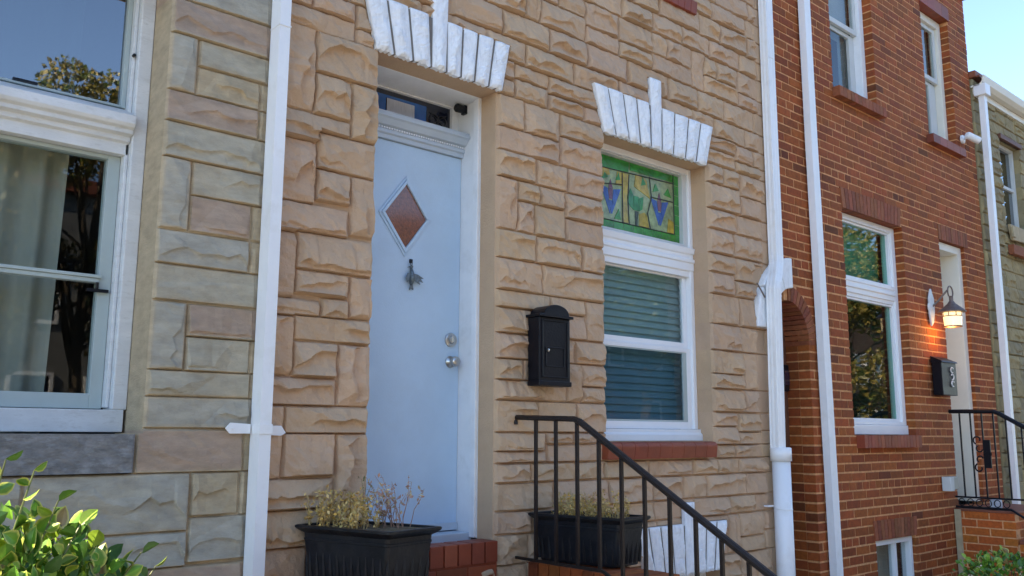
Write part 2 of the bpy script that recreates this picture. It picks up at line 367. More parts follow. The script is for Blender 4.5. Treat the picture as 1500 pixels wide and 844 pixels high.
def frame_rect(mb, x0, x1, z0, z1, wl, wr, wb, wt, y0, y1):
    """picture-frame of four butted bars"""
    mb.box(x0, x0+wl, y0, y1, z0, z1); mb.box(x1-wr, x1, y0, y1, z0, z1)
    mb.box(x0+wl, x1-wr, y0, y1, z0, z0+wb); mb.box(x0+wl, x1-wr, y0, y1, z1-wt, z1)
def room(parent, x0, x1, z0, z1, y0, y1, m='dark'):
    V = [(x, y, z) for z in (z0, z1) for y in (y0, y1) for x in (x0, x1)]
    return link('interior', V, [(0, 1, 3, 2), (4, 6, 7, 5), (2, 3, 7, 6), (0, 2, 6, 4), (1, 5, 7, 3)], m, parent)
def pane(parent, m, x0, x1, z0, z1, y, name='glass_pane'):
    return MB().box(x0, x1, y, y+.004, z0, z1).build(name, m, parent)
def pleats(parent, name, m, x0, x1, z0, z1, y, amp=.018, step=.05, tilt=0):
    n = int((x1-x0)/.008); xs = np.linspace(x0, x1, n); V = []
    for z in (z0, z1):
        for i, x in enumerate(xs): V.append((x-(tilt if z == z0 else 0)*(i/n), y+amp*math.sin(x*2*math.pi/step+.9*math.sin(x*17)), z))
    return link(name, V, [(i, i+1, n+i+1, n+i) for i in range(n-1)], m, parent, smooth=True)

# ================================================================ ground
def sheet(name, x0, x1, y0, y1, z, m, kind='structure'):
    return tag(link(name, [(x0, y0, z), (x1, y0, z), (x1, y1, z), (x0, y1, z)], [(0, 1, 2, 3)], m, origin=(0, 0, z)), kind=kind)
sheet('ground', -400, 400, -400, 400, GZ-.2, 'concrete')
sheet('street', -60, 120, -9.2, -1.2, GZ-.14, 'asphalt')
def slab(name, x0, x1, y0, y1, z0, z1, m): return tag(MB().box(x0, x1, y0, y1, z0, z1).build(name, m, bevel=.01), kind='structure')
slab('sidewalk', -60, 120, -1.0, 3.99, GZ-.19, GZ, 'concrete')
slab('kerb', -60, 120, -1.19, -1.003, GZ-.19, GZ-.004, 'concrete')
slab('sidewalk', -60, 120, -13, -9.4, GZ-.19, GZ, 'concrete')

# ================================================================ 1. grey stone house on the left
H1 = thing('row_house', (0, 4, GZ), 'row house of weathered grey and pink cast stone with a large white window, far left', 'house', 'row houses')
EDGE = (.46, .355, .23); GR = (.405, .36, .27); GB = (.375, .35, .285); PK = (.39, .275, .20); OC = (.44, .345, .22)
L = [3.463, 3.183, 3.031, 2.858, 2.518, 2.358, 2.188, 1.878, 1.761, 1.618, 1.424]
bl = [(1.385, 2.0, L[0], 3.64, PK), (1.385, 1.52, L[1], L[0], GB), (1.52, 2.0, 3.325, L[0], GR), (1.52, 1.84, L[1], 3.325, OC), (1.84, 2.0, L[1], 3.325, OC),
 (1.385, 1.84, L[2], L[1], PK), (1.84, 2.0, L[2], L[1], OC), (1.385, 2.0, L[3], L[2], GR), (1.385, 1.525, L[4], L[3], GB), (1.525, 2.0, 2.695, L[3], GR), (1.525, 1.83, L[4], 2.695, PK), (1.83, 2.0, L[4], 2.695, OC),
 (1.385, 1.83, L[5], L[4], GB), (1.83, 2.0, L[5], L[4], OC), (1.385, 2.0, L[6], L[5], GR), (1.385, 1.545, L[7], L[6], GB), (1.545, 2.0, 2.035, L[6], PK), (1.545, 1.86, L[7], 2.035, GR), (1.86, 2.0, L[7], 2.035, OC),
 (1.385, 1.87, L[8], L[7], GR), (1.87, 2.0, L[8], L[7], OC), (1.385, 1.9, L[9], L[8], GB), (1.356, 1.85, L[10], L[9], PK), (1.85, 2.0, L[10], L[9], OC),
 (.2, .93, 1.17, L[10], GB), (.93, 1.61, 1.17, L[10], GB), (1.61, 1.84, 1.23, L[10], OC), (1.84, 2.0, 1.17, L[10], OC),
 (-.4, .2, 1.17, L[10], GR), (1.61, 2.0, 1.03, 1.23, GB), (1.2, 1.61, 1.02, 1.17, GB), (.75, 1.2, 1.02, 1.17, GR), (.2, .75, 1.02, 1.17, GB), (1.35, 2.0, .84, 1.02, PK), (.8, 1.35, .84, 1.02, GR), (.2, .8, .84, 1.02, GR)]
c1 = lambda rg: [PK, GR, GB, OC, GR][rg.randint(5)]
rg = np.random.RandomState(5)
lowb = bands_from([.84, .55, .38, .2, -.22], 'TSST')
bl += fill(-.4, 2.0, lowb, rg, c1, 1.3)
upb = bands_from([6.95, 6.6, 6.4, 6.2, 5.85, 5.7, 5.5, 5.15, 4.95, 4.6, 4.4, 4.2, 3.85, 3.64], 'TSSTSSTSTSSTS')
bl += fill(-.4, 2.0, upb, rg, c1, 1.3)
bl += fill(-.4, 1.385, bands_from([3.95, 3.85], 'S'), rg, c1)
bl += fill(-3.0, -.4, bands_from([6.95, 6.5, 6.3, 6.0, 5.6, 5.4, 5.0, 4.8, 4.4, 4.2, 3.85, 3.5, 3.3, 2.95, 2.6, 2.4, 2.2, 1.9, 1.7, 1.424, 1.2, 1.0, .7, .4, .2, -.22], 'TSTTSTSTSTTSTTSSTSTSSTTST'), rg, c1, 1.3)
xs = grid_lines([(-3, .6, .03), (.6, 1.90, .0052)], [-.4, 1.385, .6]); xs[-1] = 1.895
zs = grid_lines([(-.22, .7, .03), (.7, 3.9, .0056), (3.9, 6.95, .03)], [1.595, 3.85, 1.424])
hole1 = lambda X, Z: ((X > -.4) & (X < 1.385) & (Z > 1.595) & (Z < 3.85)) | ((X > -.4) & (X < 1.352) & (Z > 1.424) & (Z < 1.6))
ashlar('wall', 'grey', H1, xs, zs, bl, hole1, amp=.026, low=1.0, seed=2, edgecol=EDGE, yb=4.27, gw=.0025, groove=-.010, flat=lambda X, Z: X > 1.862)
# blackened sill stone
xs = grid_lines([(-.4, .6, .02), (.6, 1.35, .006)], []); zs = np.linspace(1.429, 1.592, 30)
ashlar('window_sill', 'darkstone', H1, xs, zs, [(-.42, .35, 1.422, 1.6, (1, 1, 1)), (.352, 1.352, 1.422, 1.6, (1, 1, 1))], lambda X, Z: X < -9, y0=3.985, yb=4.27, amp=.03, seed=31)
# window
WN = bx('window', 'dim', H1, 1.318, 1.384, 4.225, 4.36, 1.70, 3.85, bevel=.006)
f = MB(); f.box(-.4, -.334, 4.225, 4.36, 1.70, 3.85); f.box(-.334, 1.318, 4.24, 4.36, 3.79, 3.85); f.box(-.4, 1.318, 4.24, 4.40, 1.60, 1.66); f.box(-.4, 1.372, 4.225, 4.235, 1.60, 1.70); f.box(-.334, 1.318, 4.237, 4.40, 1.663, 1.70)
f.box(1.30, 1.317, 4.262, 4.37, 1.71, 3.78)
f.build('window_frame', 'dim', WN, bevel=.004)
f = MB(); f.xprism([(4.40, 2.90), (4.262, 2.90), (4.262, 2.955), (4.24, 2.962), (4.24, 2.985), (4.21, 2.992), (4.21, 3.012), (4.19, 3.02), (4.18, 3.035), (4.18, 3.075), (4.225, 3.098), (4.30, 3.135), (4.40, 3.14)], -.333, 1.316)
f.build('transom_bar', 'dim', WN, bevel=.003)
f = MB(); frame_rect(f, -.33, 1.299, 3.142, 3.78, .04, .022, .012, .04, 4.30, 4.36); f.build('upper_sash', 'alu', WN, bevel=.003)
f = MB(); frame_rect(f, -.33, 1.298, 1.705, 2.898, .06, .056, .068, .018, 4.31, 4.37); f.box(-.27, 1.242, 4.300, 4.345, 2.283, 2.302); f.box(-.27, 1.25, 4.292, 4.36, 2.303, 2.318)
f.build('storm_sash', 'alu', WN, bevel=.002)
f = MB(); f.box(1.19, 1.285, 4.29, 4.309, 2.238, 2.252); f.tube([(1.235, 4.30, 2.25), (1.235, 4.295, 2.283)], .007); f.build('latch', 'black', WN)
MB().lathe((1.305, 4.262, 3.40), (0, -1, 0), [(0, .008), (.016, .008), (.018, .004)], 10).build('hook', 'black', WN)
MB().box(.80, .90, 4.24, 4.26, 3.137, 3.146).build('catch', 'black', WN)
pane(WN, 'glasssky', -.29, 1.277, 3.154, 3.74, 4.33); pane(WN, 'glass', -.27, 1.242, 1.773, 2.88, 4.34)
pleats(H1, 'curtain', 'curtain', -.35, 1.13, 1.55, 3.85, 4.50, .022, .13, tilt=.04)
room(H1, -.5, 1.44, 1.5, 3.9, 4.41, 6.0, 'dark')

def shell(parent, x0, x1, zt=6.9):  # unseen house body, added to keep the sun from leaking in from behind
    m = MB(); m.box(x0, x1, 6.1, 10, GZ, zt); m.box(x0, x1, 4.28, 6.1, zt-.1, zt); m.box(x0, x0+.08, 4.28, 6.1, GZ, zt-.1); m.box(x1-.08, x1, 4.28, 6.1, GZ, zt-.1); m.build('rear_sun_block', 'slate', parent)
shell(H1, -3, 1.89)
# ================================================================ 2. tan house
H2 = thing('row_house', (4.1, 4, GZ), 'row house of tan painted rock-faced stone with a pale blue door and stained glass', 'house', 'row houses')
c2 = lambda rg: (lambda v: (v, v*rg.uniform(.975, 1.01), v*rg.uniform(.97, 1.03)))(rg.uniform(.95, 1.05))
B = []
def tb(x0, x1, z0, z1): B.append((x0, x1, z0, z1, c2(rg)))
e = 2.525
for a in [(1.9, e, 3.70, 3.90), (1.9, 2.12, 3.265, 3.70), (2.12, e, 3.50, 3.70), (2.12, 2.345, 3.265, 3.50), (2.345, e, 3.165, 3.50), (1.9, 2.345, 3.165, 3.265+.0),
          ]: tb(*a)
B[:] = []
# traced strip between the downspout and the door
ZR = dict(a=3.885, b=3.715)
tb(1.9, 2.42, 3.72, 3.93)
tb(1.9, 2.135, 3.245, 3.72); tb(2.135, e, 3.475, 3.72); tb(2.135, 2.36, 3.245, 3.475); tb(2.36, e, 3.155, 3.475)
tb(1.9, 2.36, 3.09, 3.245)
tb(1.9, 2.165, 2.76, 3.09); tb(2.165, e, 2.955, 3.155); tb(2.36, e, 3.155, 3.16) if 0 else None
tb(2.165, 2.36, 3.09, 3.155) if 0 else None
tb(2.165, 2.372, 2.785, 2.955); tb(2.372, e, 2.625, 2.955)
tb(1.9, 2.372, 2.60, 2.76) 
tb(1.9, 2.07, 2.265, 2.60); tb(2.07, e, 2.415, 2.61); tb(2.07, 2.385, 2.29, 2.415); tb(2.385, e, 2.19, 2.415)
tb(1.9, 2.22, 2.175, 2.265); tb(2.22, 2.385, 2.175, 2.285)
tb(1.9, 2.075, 1.875, 2.175); tb(2.075, e, 2.055, 2.185); tb(2.075, 2.33, 1.875, 2.055); tb(2.33, e, 1.735, 2.055)
tb(1.9, 2.33, 1.735, 1.875)
tb(1.9, 2.045, 1.38, 1.735); tb(2.045, e, 1.60, 1.735); tb(2.045, 2.34, 1.39, 1.60); tb(2.34, e, 1.25, 1.60)
tb(1.9, 2.34, 1.235, 1.385); tb(1.9, e, 1.06, 1.235); tb(1.9, 2.2, .87, 1.06); tb(2.2, e, .87, 1.06)
top = [6.95, 6.6, 6.42, 6.1, 5.92, 5.75, 5.57, 5.42, 5.24, 5.08, 4.92, 4.74, 4.58, 4.27, 4.09, 3.93, 3.697]
B += fill(1.9, 6.62, bands_from(top, 'TSTSSSSSSSSSTSST'), rg, c2)
DR = [3.697, 3.338, 3.166, 2.836, 2.659, 2.463, 2.2, 2.047, 1.8, 1.611, 1.430]
B += fill(3.40, 4.345, bands_from(DR, 'TSTSSTSTST'), rg, c2)
WR = [3.697, 3.339, 3.177, 2.986, 2.668, 2.438, 2.236, 1.945, 1.77, 1.53, 1.43]
B += fill(5.53, 6.62, bands_from(WR, 'TSSTSSTSTS'), rg, c2, .85)
B += fill(3.40, 6.62, bands_from([1.43, 1.317, 1.156, 1.026, .74, .58, .42, .12, -.06, -.22], 'SSSTSSTSS'), rg, c2)
B += fill(1.9, 3.40, bands_from([.87, .58, .42, .12, -.06, -.22], 'TSTSS'), rg, c2)
B = [b for b in B if b[1] > 1.9]
xs = grid_lines([(1.905, 2.53, .0045), (2.53, 3.39, .02), (3.39, 4.35, .0056), (4.35, 5.52, .0066), (5.52, 6.565, .0080)], [2.525, 3.395, 4.345, 5.53, 4.72, 5.52, 6.30])
zs = grid_lines([(-.22, .6, .03), (.6, 5.45, .0062), (5.45, 6.95, .03)], [.87, 1.00, 3.70, 1.555, 3.662, 4.88, .64])
def hole2(X, Z):
    door = (X > 2.525) & (X < 3.395) & (Z > .87) & (Z < 3.70)
    win = (X > 4.345) & (X < 5.53) & (Z > 1.555) & (Z < 3.662)
    bas = (X > 4.72) & (X < 5.52) & (Z < .64) & (Z > 0)
    arch = ((X > 6.30) & (Z < 2.45)) | (((X-6.62)/.32)**2+((Z-2.45)/.36)**2 < 1)
    up = (X > 4.35) & (X < 5.40) & (Z > 4.96) & (Z < 6.6)
    return door | win | bas | arch | up
def flat2(X, Z):
    o = np.zeros(X.shape, bool)
    for b0, b1, t0, t1, zb, zt, k0, k1, zk in ((2.484, 3.413, 2.405, 3.475, 3.70, 4.015, 2.87, 3.04, 4.21), (4.335, 5.50, 4.235, 5.60, 3.655, 3.985, 4.82, 5.01, 4.19), (4.68, 5.545, 4.60, 5.61, .645, .985, 5.0, 5.18, 1.13)):
        f = (Z-zb)/(zt-zb); o |= (Z > zb) & (Z < zt) & (X > b0+(t0-b0)*f) & (X < b1+(t1-b1)*f); o |= (X > k0) & (X < k1) & (Z > zb) & (Z < zk)
    o |= (X < 1.95) | (X > 6.26) | ((X > 6.10) & (Z < 2.95) & (Z > 1.4)) | ((X > 6.16) & (Z < 1.4))
    return o | ((((X-6.62)/.53)**2+((Z-2.45)/.62)**2 < 1) & (Z > 2.45))
ashlar('wall', 'tan', H2, xs, zs, B, hole2, amp=.060, seed=4, yb=4.15, groove=-.010, gw=.003, low=.8, flat=flat2)
rgv = np.random.RandomState(8)
v = MB(); voussoirs(v, 2.484, 3.413, 2.405, 3.475, 3.70, 4.015, 4.21, 8, 3, y0=3.975, rg=rgv); v.build('door_lintel', 'lintel', H2)
v = MB(); voussoirs(v, 4.335, 5.50, 4.235, 5.60, 3.655, 3.985, 4.19, 9, 4, y0=3.975, rg=rgv); v.build('window_lintel', 'lintel', H2)
v = MB(); voussoirs(v, 4.68, 5.545, 4.60, 5.61, .645, .985, 1.13, 8, 4, y0=3.975, rg=rgv); v.build('basement_lintel', 'lintel', H2)
jm = lambda: None; jm.prism = lambda p, a, b: MB().prism(p, a, b).build('lintel_joints', 'jointgrey', H2); jm.prism([(2.50, 3.702), (3.40, 3.702), (3.455, 4.005), (2.425, 4.005)], 3.966, 3.99); jm.prism([(4.35, 3.665), (5.485, 3.665), (5.585, 3.975), (4.255, 3.975)], 3.966, 3.99); jm.prism([(4.69, .655), (5.53, .655), (5.595, .975), (4.615, .975)], 3.966, 3.99)
# white half arch over the passage: three wide wedges
v = MB(); cx_, cz_ = 6.62, 2.45
for a0, a1 in ((90.5, 113), (114.5, 146), (147.5, 180)):
    O = []; I = []
    for k in range(9):
        t = math.radians(a0+(a1-a0)*k/8); O.append((cx_+.53*math.cos(t), cz_+.62*math.sin(t))); I.append((cx_+.325*math.cos(t), cz_+.365*math.sin(t)))
    v.prism(O+I[::-1], 3.938+random.uniform(-.006, .006), 4.02)
v.prism([(6.09, 2.449), (6.295, 2.449), (6.295, 2.40), (6.10, 2.44)], 3.945, 4.0) if 0 else None
v.build('arch_stones', 'lintel', H2, bevel=.01)
# brown door sill of upright bricks
sb = MB(); rs = np.random.RandomState(3); soldiers(sb, 2.53, 3.392, .885, 1.0, 9, 3.955, 4.10, rs, gap=.010); soldiers(sb, 2.53, 3.392, .795, .872, 4, 3.962, 4.06, rs, gap=.012)
DS = sb.build('door_sill', 'sillred', H2, bevel=.003); bx('mortar', 'sillred', DS, 2.527, 3.394, 3.968, 4.30, .80, .980)
# main window sill: rounded painted bricks
def rsill(parent, x0, x1, z0, z1, y0, y1, n, mt='sillred', rnd=.035, sd=1, name='window_sill'):
    m = MB(); rs = np.random.RandomState(sd); w = (x1-x0)/n; pf = []
    for k in range(7): t = math.pi*k/12; pf.append((y0+rnd-rnd*math.cos(t) if 0 else y0+rnd*(1-math.sin(t)), z1-rnd*(1-math.cos(t)) if 0 else z1-rnd+rnd*math.cos(t)))
    pf = [(y1, z1)]+[(y0+rnd*(1-math.sin(math.pi/2*k/6)), z1-rnd*(1-math.cos(math.pi/2*k/6))) for k in range(7)]+[(y0+.012, z0), (y1, z0)]
    for i in range(n):
        m.t = (lambda q: (q, q*rs.uniform(.9, 1.1), q))(rs.uniform(.88, 1.1)); m.xprism(pf, x0+i*w+.0012, x0+(i+1)*w-.0012)
    return m.build(name, mt, parent, bevel=.004)
rsill(H2, 4.30, 5.47, 1.438, 1.552, 3.925, 4.16, 9)
rsill(H2, 4.38, 5.41, 4.862, 4.965, 3.935, 4.16, 13, rnd=.01, sd=2)
# downspouts (parts of their houses)
def spout(parent, path, w, d, mt='pipe', ribs=True):
    """rectangular corrugated pipe following (x, y, z) centre points"""
    m = MB(); prof = []
    nx = 4
    for side in range(4): pass
    def ring(w, d):
        P_ = []; k = 5
        for i in range(k+1): t = i/k; P_.append((-w/2+w*t, -d/2+(.0035 if ribs and i in (1, 2, 3, 4) and i % 2 else 0)))
        for i in range(1, k): t = i/k; P_.append((w/2, -d/2+d*t))
        for i in range(k+1): t = i/k; P_.append((w/2-w*t, d/2))
        for i in range(1, k): t = i/k; P_.append((-w/2+(.0035 if ribs and i % 2 else 0), d/2-d*t))
        return P_
    V = []; R_ = None
    for p in path:
        ww = p[3] if len(p) > 3 else w; R_ = ring(ww, d*ww/w); V += [(p[0]+a, p[1]+b, p[2]) for a, b in R_]
    n = len(R_); F = [(i*n+(j+1) % n, i*n+j, (i+1)*n+j, (i+1)*n+(j+1) % n) for i in range(len(path)-1) for j in range(n)]
    m.add(V, F); return m.build('downspout', mt, parent)
D1 = spout(H2, [(1.905, 3.938, 6.9), (1.905, 3.938, GZ+.05)], .058, .098, ribs=False)
f = MB(); f.box(1.873, 1.937, 3.884, 3.985, 3.615, 3.622); f.build('pipe_seam', 'pipe', D1)
f = MB(); f.prism([(1.742, 1.62), (1.765, 1.646), (1.865, 1.640), (1.865, 1.596), (1.765, 1.596)], 3.962, 3.968); f.prism([(2.045, 1.60), (2.02, 1.634), (1.945, 1.634), (1.945, 1.590), (2.02, 1.586)], 3.958, 3.966)
f.box(1.872, 1.938, 3.884, 3.887, 1.594, 1.640); f.box(1.8725, 1.8755, 3.887, 3.966, 1.594, 1.640); f.box(1.9345, 1.938, 3.887, 3.962, 1.594, 1.640)
f.lathe((1.775, 3.962, 1.62), (0, -1, 0), [(0, .006), (.005, .006)], 8); f.build('pipe_bracket', 'pipe', D1, bevel=.002)
D2 = spout(H2, [(6.40, 3.945, 6.9), (6.385, 3.945, 3.06), (6.37, 3.935, 3.00), (6.25, 3.885, 2.82), (6.225, 3.88, 2.76), (6.235, 3.91, 1.50)], .100, .076)
f = MB(); f.lathe((6.255, 3.90, 1.40), (0, 0, 1), [(0, .082), (.10, .082), (.105, .07)], 28); f.tube([(6.255, 3.90, 1.45), (6.255, 3.90, GZ+.02)], .070, 28)
CP = f.build('collar_pipe', 'pipe', D2); [setattr(p, 'use_smooth', True) for p in CP.data.polygons if len(p.vertices) == 4]
f = MB(); f.lathe((6.255, 3.90, 1.035), (0, -.12, 1), [(0, .073), (.006, .073)], 28); f.box(6.10, 6.18, 3.93, 3.97, 1.055, 1.065); f.build('pipe_strap', 'pipe', D2)
for z, x in ((4.78, 6.39), (2.70, 6.235)):
    MB().box(x-.049, x+.049, 3.905 if z > 3 else 3.845, 3.985 if z > 3 else 3.925, z, z+.007).build('pipe_seam', 'pipe', D2)
f = MB(); f.tube([(6.09, 3.945, 2.80), (6.175, 3.93, 2.69)], .006, 6); f.build('strap_nail', 'bronze', D2)

# --- door assembly
DF = MB()
DF.box(3.394, 3.46, 4.151, 4.42, .995, 3.76); DF.box(2.46, 2.526, 4.151, 4.42, .995, 3.76)          # jambs
DF.box(2.526, 3.394, 4.151, 4.42, 3.698, 3.76)                                                     # soffit
DFO = DF.build('door_frame', 'white', H2, bevel=.004)
f = MB(); f.box(3.372, 3.393, 4.153, 4.20, 1.0, 3.697); f.box(2.527, 2.548, 4.153, 4.20, 1.0, 3.697); f.build('door_stop', 'white', DFO, bevel=.003)
f = MB(); frame_rect(f, 2.527, 3.393, 3.505, 3.697, .05, .05, .022, .010, 4.385, 4.43); TR = f.build('transom', 'white', H2, bevel=.003)
pane(TR, 'darkgl', 2.577, 3.343, 3.527, 3.687, 4.41)
f = MB()
for x0, x1, z0, z1 in ((2.60, 2.845, 3.535, 3.655), (3.06, 3.150, 3.535, 3.655), (2.846, 3.059, 3.533, 3.548), (2.846, 3.059, 3.636, 3.655)): f.box(x0, x1, 4.404, 4.409, z0, z1)
f.build('blue_glass', 'bluegl', TR)
f = MB(); f.box(2.850, 3.055, 4.398, 4.403, 3.550, 3.634); f.build('pale_sheet', 'paper', TR)
f = MB()
for k in range(2):
    cx0 = 3.215+k*.06; f.tube([(cx0+.036*math.cos(t), 4.405, 3.585+.036*math.sin(t)) for t in np.linspace(0, 2*math.pi, 17)], .0035, 6)
for a in (-1, 1): f.tube([(3.18, 4.405, 3.585-a*.045), (3.31, 4.405, 3.585+a*.045)], .003, 6)
f.box(3.152, 3.158, 4.402, 4.408, 3.53, 3.645); f.build('scrollwork', 'lead', TR)
f = MB(); f.lathe((3.372, 4.31, 3.665), (-1, 0, 0), [(0, .026), (.05, .028), (.06, .02)], 14); f.box(3.372, 3.392, 4.29, 4.33, 3.635, 3.69); f.build('door_sensor', 'black', DFO)
# crown moulding over the door
f = MB()
f.xprism([(4.37, 3.347), (4.325, 3.347), (4.325, 3.372), (4.31, 3.378), (4.31, 3.398), (4.318, 3.402), (4.318, 3.416), (4.295, 3.422), (4.270, 3.452), (4.255, 3.460), (4.255, 3.476), (4.262, 3.480), (4.262, 3.492), (4.37, 3.503)], 2.53, 3.393)
CR = f.build('crown_moulding', 'trim', H2, bevel=.0015)
f = MB(); x = 2.54
while x < 3.39: f.box(x, x+.010, 4.307, 4.317, 3.402, 3.412); x += .018
f.build('dentils', 'white', CR)
f = MB(); f.box(2.548, 3.392, 4.345, 4.40, 1.03, 3.344); DR_ = f.build('door', 'door', H2, bevel=.003)
# diamond light: four raised mitred bars round textured glass
def dia(cx, cz, a, b): return [(cx, cz+b), (cx+a, cz), (cx, cz-b), (cx-a, cz)]
CX, CZ = 2.966, 2.896
def ringbar(m, P_, Q_, y0, y1):
    n = len(P_)
    for i in range(n): j = (i+1) % n; m.prism([P_[i], P_[j], Q_[j], Q_[i]], y0, y1)
f = MB(); ringbar(f, dia(CX, CZ, .192, .250), dia(CX, CZ, .174, .228), 4.336, 4.3445); ringbar(f, dia(CX, CZ, .1735, .2275), dia(CX, CZ, .152, .200), 4.326, 4.344)
DG = f.build('diamond_frame', 'door', DR_, bevel=.002)
MB().prism(dia(CX, CZ, .1515, .199), 4.339, 4.3445).build('textured_glass', 'amber', DR_)
f = MB(); f.lathe((3.325, 4.344, 2.17), (0, -1, 0), [(0, .043), (.010, .043), (.014, .036), (.016, .026), (.030, .024), (.032, .018)], 24); f.box(3.320, 3.330, 4.300, 4.314, 2.152, 2.188)
f.build('deadbolt', 'chrome', DR_, smooth=False)
f = MB(); f.lathe((3.325, 4.344, 2.035), (0, -1, 0), [(0, .036), (.007, .036), (.010, .014), (.035, .012), (.042, .026), (.055, .032), (.068, .028), (.074, .012)], 24)
KN = f.build('door_knob', 'chrome', DR_, smooth=True)
bx('threshold', 'trim', H2, 2.53, 3.392, 4.20, 4.42, .945, 1.026); bx('bottom_sweep', 'trim', DR_, 2.552, 3.388, 4.328, 4.344, 1.032, 1.075)
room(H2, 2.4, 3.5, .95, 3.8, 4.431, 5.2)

# --- stained glass window and blinds
f = MB()
f.box(4.345, 4.40, 4.14, 4.28, 1.64, 3.66); f.box(5.488, 5.529, 4.14, 4.28, 1.64, 3.66); f.box(4.40, 5.488, 4.142, 4.28, 3.615, 3.66)
WB = f.build('window', 'vinyl', H2, bevel=.004)
f = MB(); f.xprism([(4.30, 2.80), (4.15, 2.80), (4.15, 2.842), (4.135, 2.848), (4.135, 2.905), (4.125, 2.912), (4.125, 2.935), (4.145, 2.945), (4.145, 2.972), (4.128, 2.980), (4.120, 3.02), (4.14, 3.03), (4.30, 3.03)], 4.343, 5.527)
f.build('transom_bar', 'vinyl', WB, bevel=.002)
f = MB(); frame_rect(f, 4.401, 5.487, 3.032, 3.614, .05, .055, .022, .014, 4.155, 4.21); f.build('top_frame', 'offwhite', WB, bevel=.003)
f = MB(); f.xprism([(4.30, 1.556), (4.10, 1.556), (4.10, 1.60), (4.115, 1.615), (4.115, 1.638), (4.30, 1.638)], 4.33, 5.53); f.build('window_stool', 'vinyl', WB, bevel=.003)
f = MB(); frame_rect(f, 4.401, 5.487, 2.245, 2.799, .04, .045, .045, .012, 4.185, 4.215); f.build('upper_sash', 'vinyl', WB, bevel=.003)
f = MB(); frame_rect(f, 4.401, 5.487, 1.64, 2.243, .04, .048, .052, .03, 4.160, 4.183); f.build('lower_sash', 'vinyl', WB, bevel=.003)
f = MB(); frame_rect(f, 4.442, 5.438, 1.693, 2.212, .02, .045, .012, .008, 4.164, 4.180); f.build('insect_screen_frame', 'alu', WB)
pane(WB, 'glass', 4.441, 5.442, 2.29, 2.787, 4.20); pane(WB, 'glassdark', 4.462, 5.393, 1.705, 2.204, 4.172)
f = MB()
z = 1.66
while z < 2.80:
    f.add([(4.42, 4.240, z-.004), (5.48, 4.240, z-.004), (5.48, 4.256, z+.056), (4.42, 4.256, z+.056), (4.42, 4.242, z-.004), (5.48, 4.242, z-.004), (5.48, 4.258, z+.056), (4.42, 4.258, z+.056)],
          [(0, 1, 2, 3), (7, 6, 5, 4), (0, 4, 5, 1), (2, 6, 7, 3)]); z += .052
f.build('window_blind', 'blind', H2)
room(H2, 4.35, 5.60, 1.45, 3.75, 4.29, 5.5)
# stained glass panel
SG = [('green_border', (.015, .22, .03), .3), ('blue_piece', (.02, .09, .36), .3), ('milky_piece', (.26, .33, .17), .3), ('amber_piece', (.42, .30, .04), .3), ('emerald_piece', (.008, .22, .06), .3), ('dark_piece', (.02, .03, .02), .3), ('rose_piece', (.16, .05, .10), .3)]
for n_, c_, _ in SG: MT[n_] = mat(n_, c_, .12, noise=.45, nscale=18, bump=.5, bscale=40, coat=.5)
PN = MB().box(4.452, 5.432, 4.194, 4.20, 3.053, 3.600).build('stained_glass', 'milky_piece', H2)
PC = [0]
def piece(m, polys, nm):
    PC[0] += 1; q = PC[0]*.0004
    for p in polys: MB().prism(p, 4.1925-q, 4.1937).build(nm, m, PN)
x0, x1, z0, z1 = 4.452, 5.432, 3.053, 3.600
gb = []; n = 9
for i in range(n):
    a = x0+(x1-x0)*i/n; b = x0+(x1-x0)*(i+1)/n; gb.append([(a+.002, z0), (b-.002, z0), (b-.002, z0+.07), (a+.002, z0+.07)])
for i in range(6):
    a = z0+.072+(z1-z0-.072)*i/6; b = a+(z1-z0-.072)/6-.004
    for q0, q1 in ((x0, x0+.06), (x1-.065, x1)): gb.append([(q0, a), (q1, a), (q1, b), (q0, b)])
piece('green_border', gb, 'green_border_glass')
def tri(cx, w, zt, zb): return [(cx-w/2, zt), (cx+w/2, zt), (cx+.008, zb), (cx-.008, zb)]
bl_ = []; rs_ = []
for cx0 in (4.645, 5.195):
    bl_ += [[(cx0-.105, 3.372), (cx0-.03, 3.355), (cx0-.004, 3.17), (cx0-.012, 3.17)], [(cx0+.03, 3.355), (cx0+.11, 3.372), (cx0+.012, 3.17), (cx0+.002, 3.17)], [(cx0-.024, 3.27), (cx0+.024, 3.27), (cx0+.002, 3.18)]]
    rs_ += [[(cx0-.024, 3.362), (cx0+.024, 3.362), (cx0+.018, 3.28), (cx0-.018, 3.28)], [(cx0-.024, 3.365), (cx0, 3.43), (cx0+.024, 3.365)]]
piece('blue_piece', bl_, 'blue_glass'); piece('rose_piece', rs_, 'rose_glass')
T0 = 4.925
piece('emerald_piece', [[(T0-.10, 3.33), (T0-.06, 3.40), (T0-.03, 3.35), (T0-.03, 3.24), (T0-.08, 3.27)], [(T0-.026, 3.35), (T0+.03, 3.35), (T0+.026, 3.24), (T0-.026, 3.24)], [(T0+.034, 3.34), (T0+.085, 3.36), (T0+.07, 3.26), (T0+.032, 3.24)]], 'emerald_glass')
piece('dark_piece', [[(T0-.018, 3.235), (T0+.024, 3.235), (T0+.008, 3.128), (T0-.014, 3.128)]], 'stem_glass')
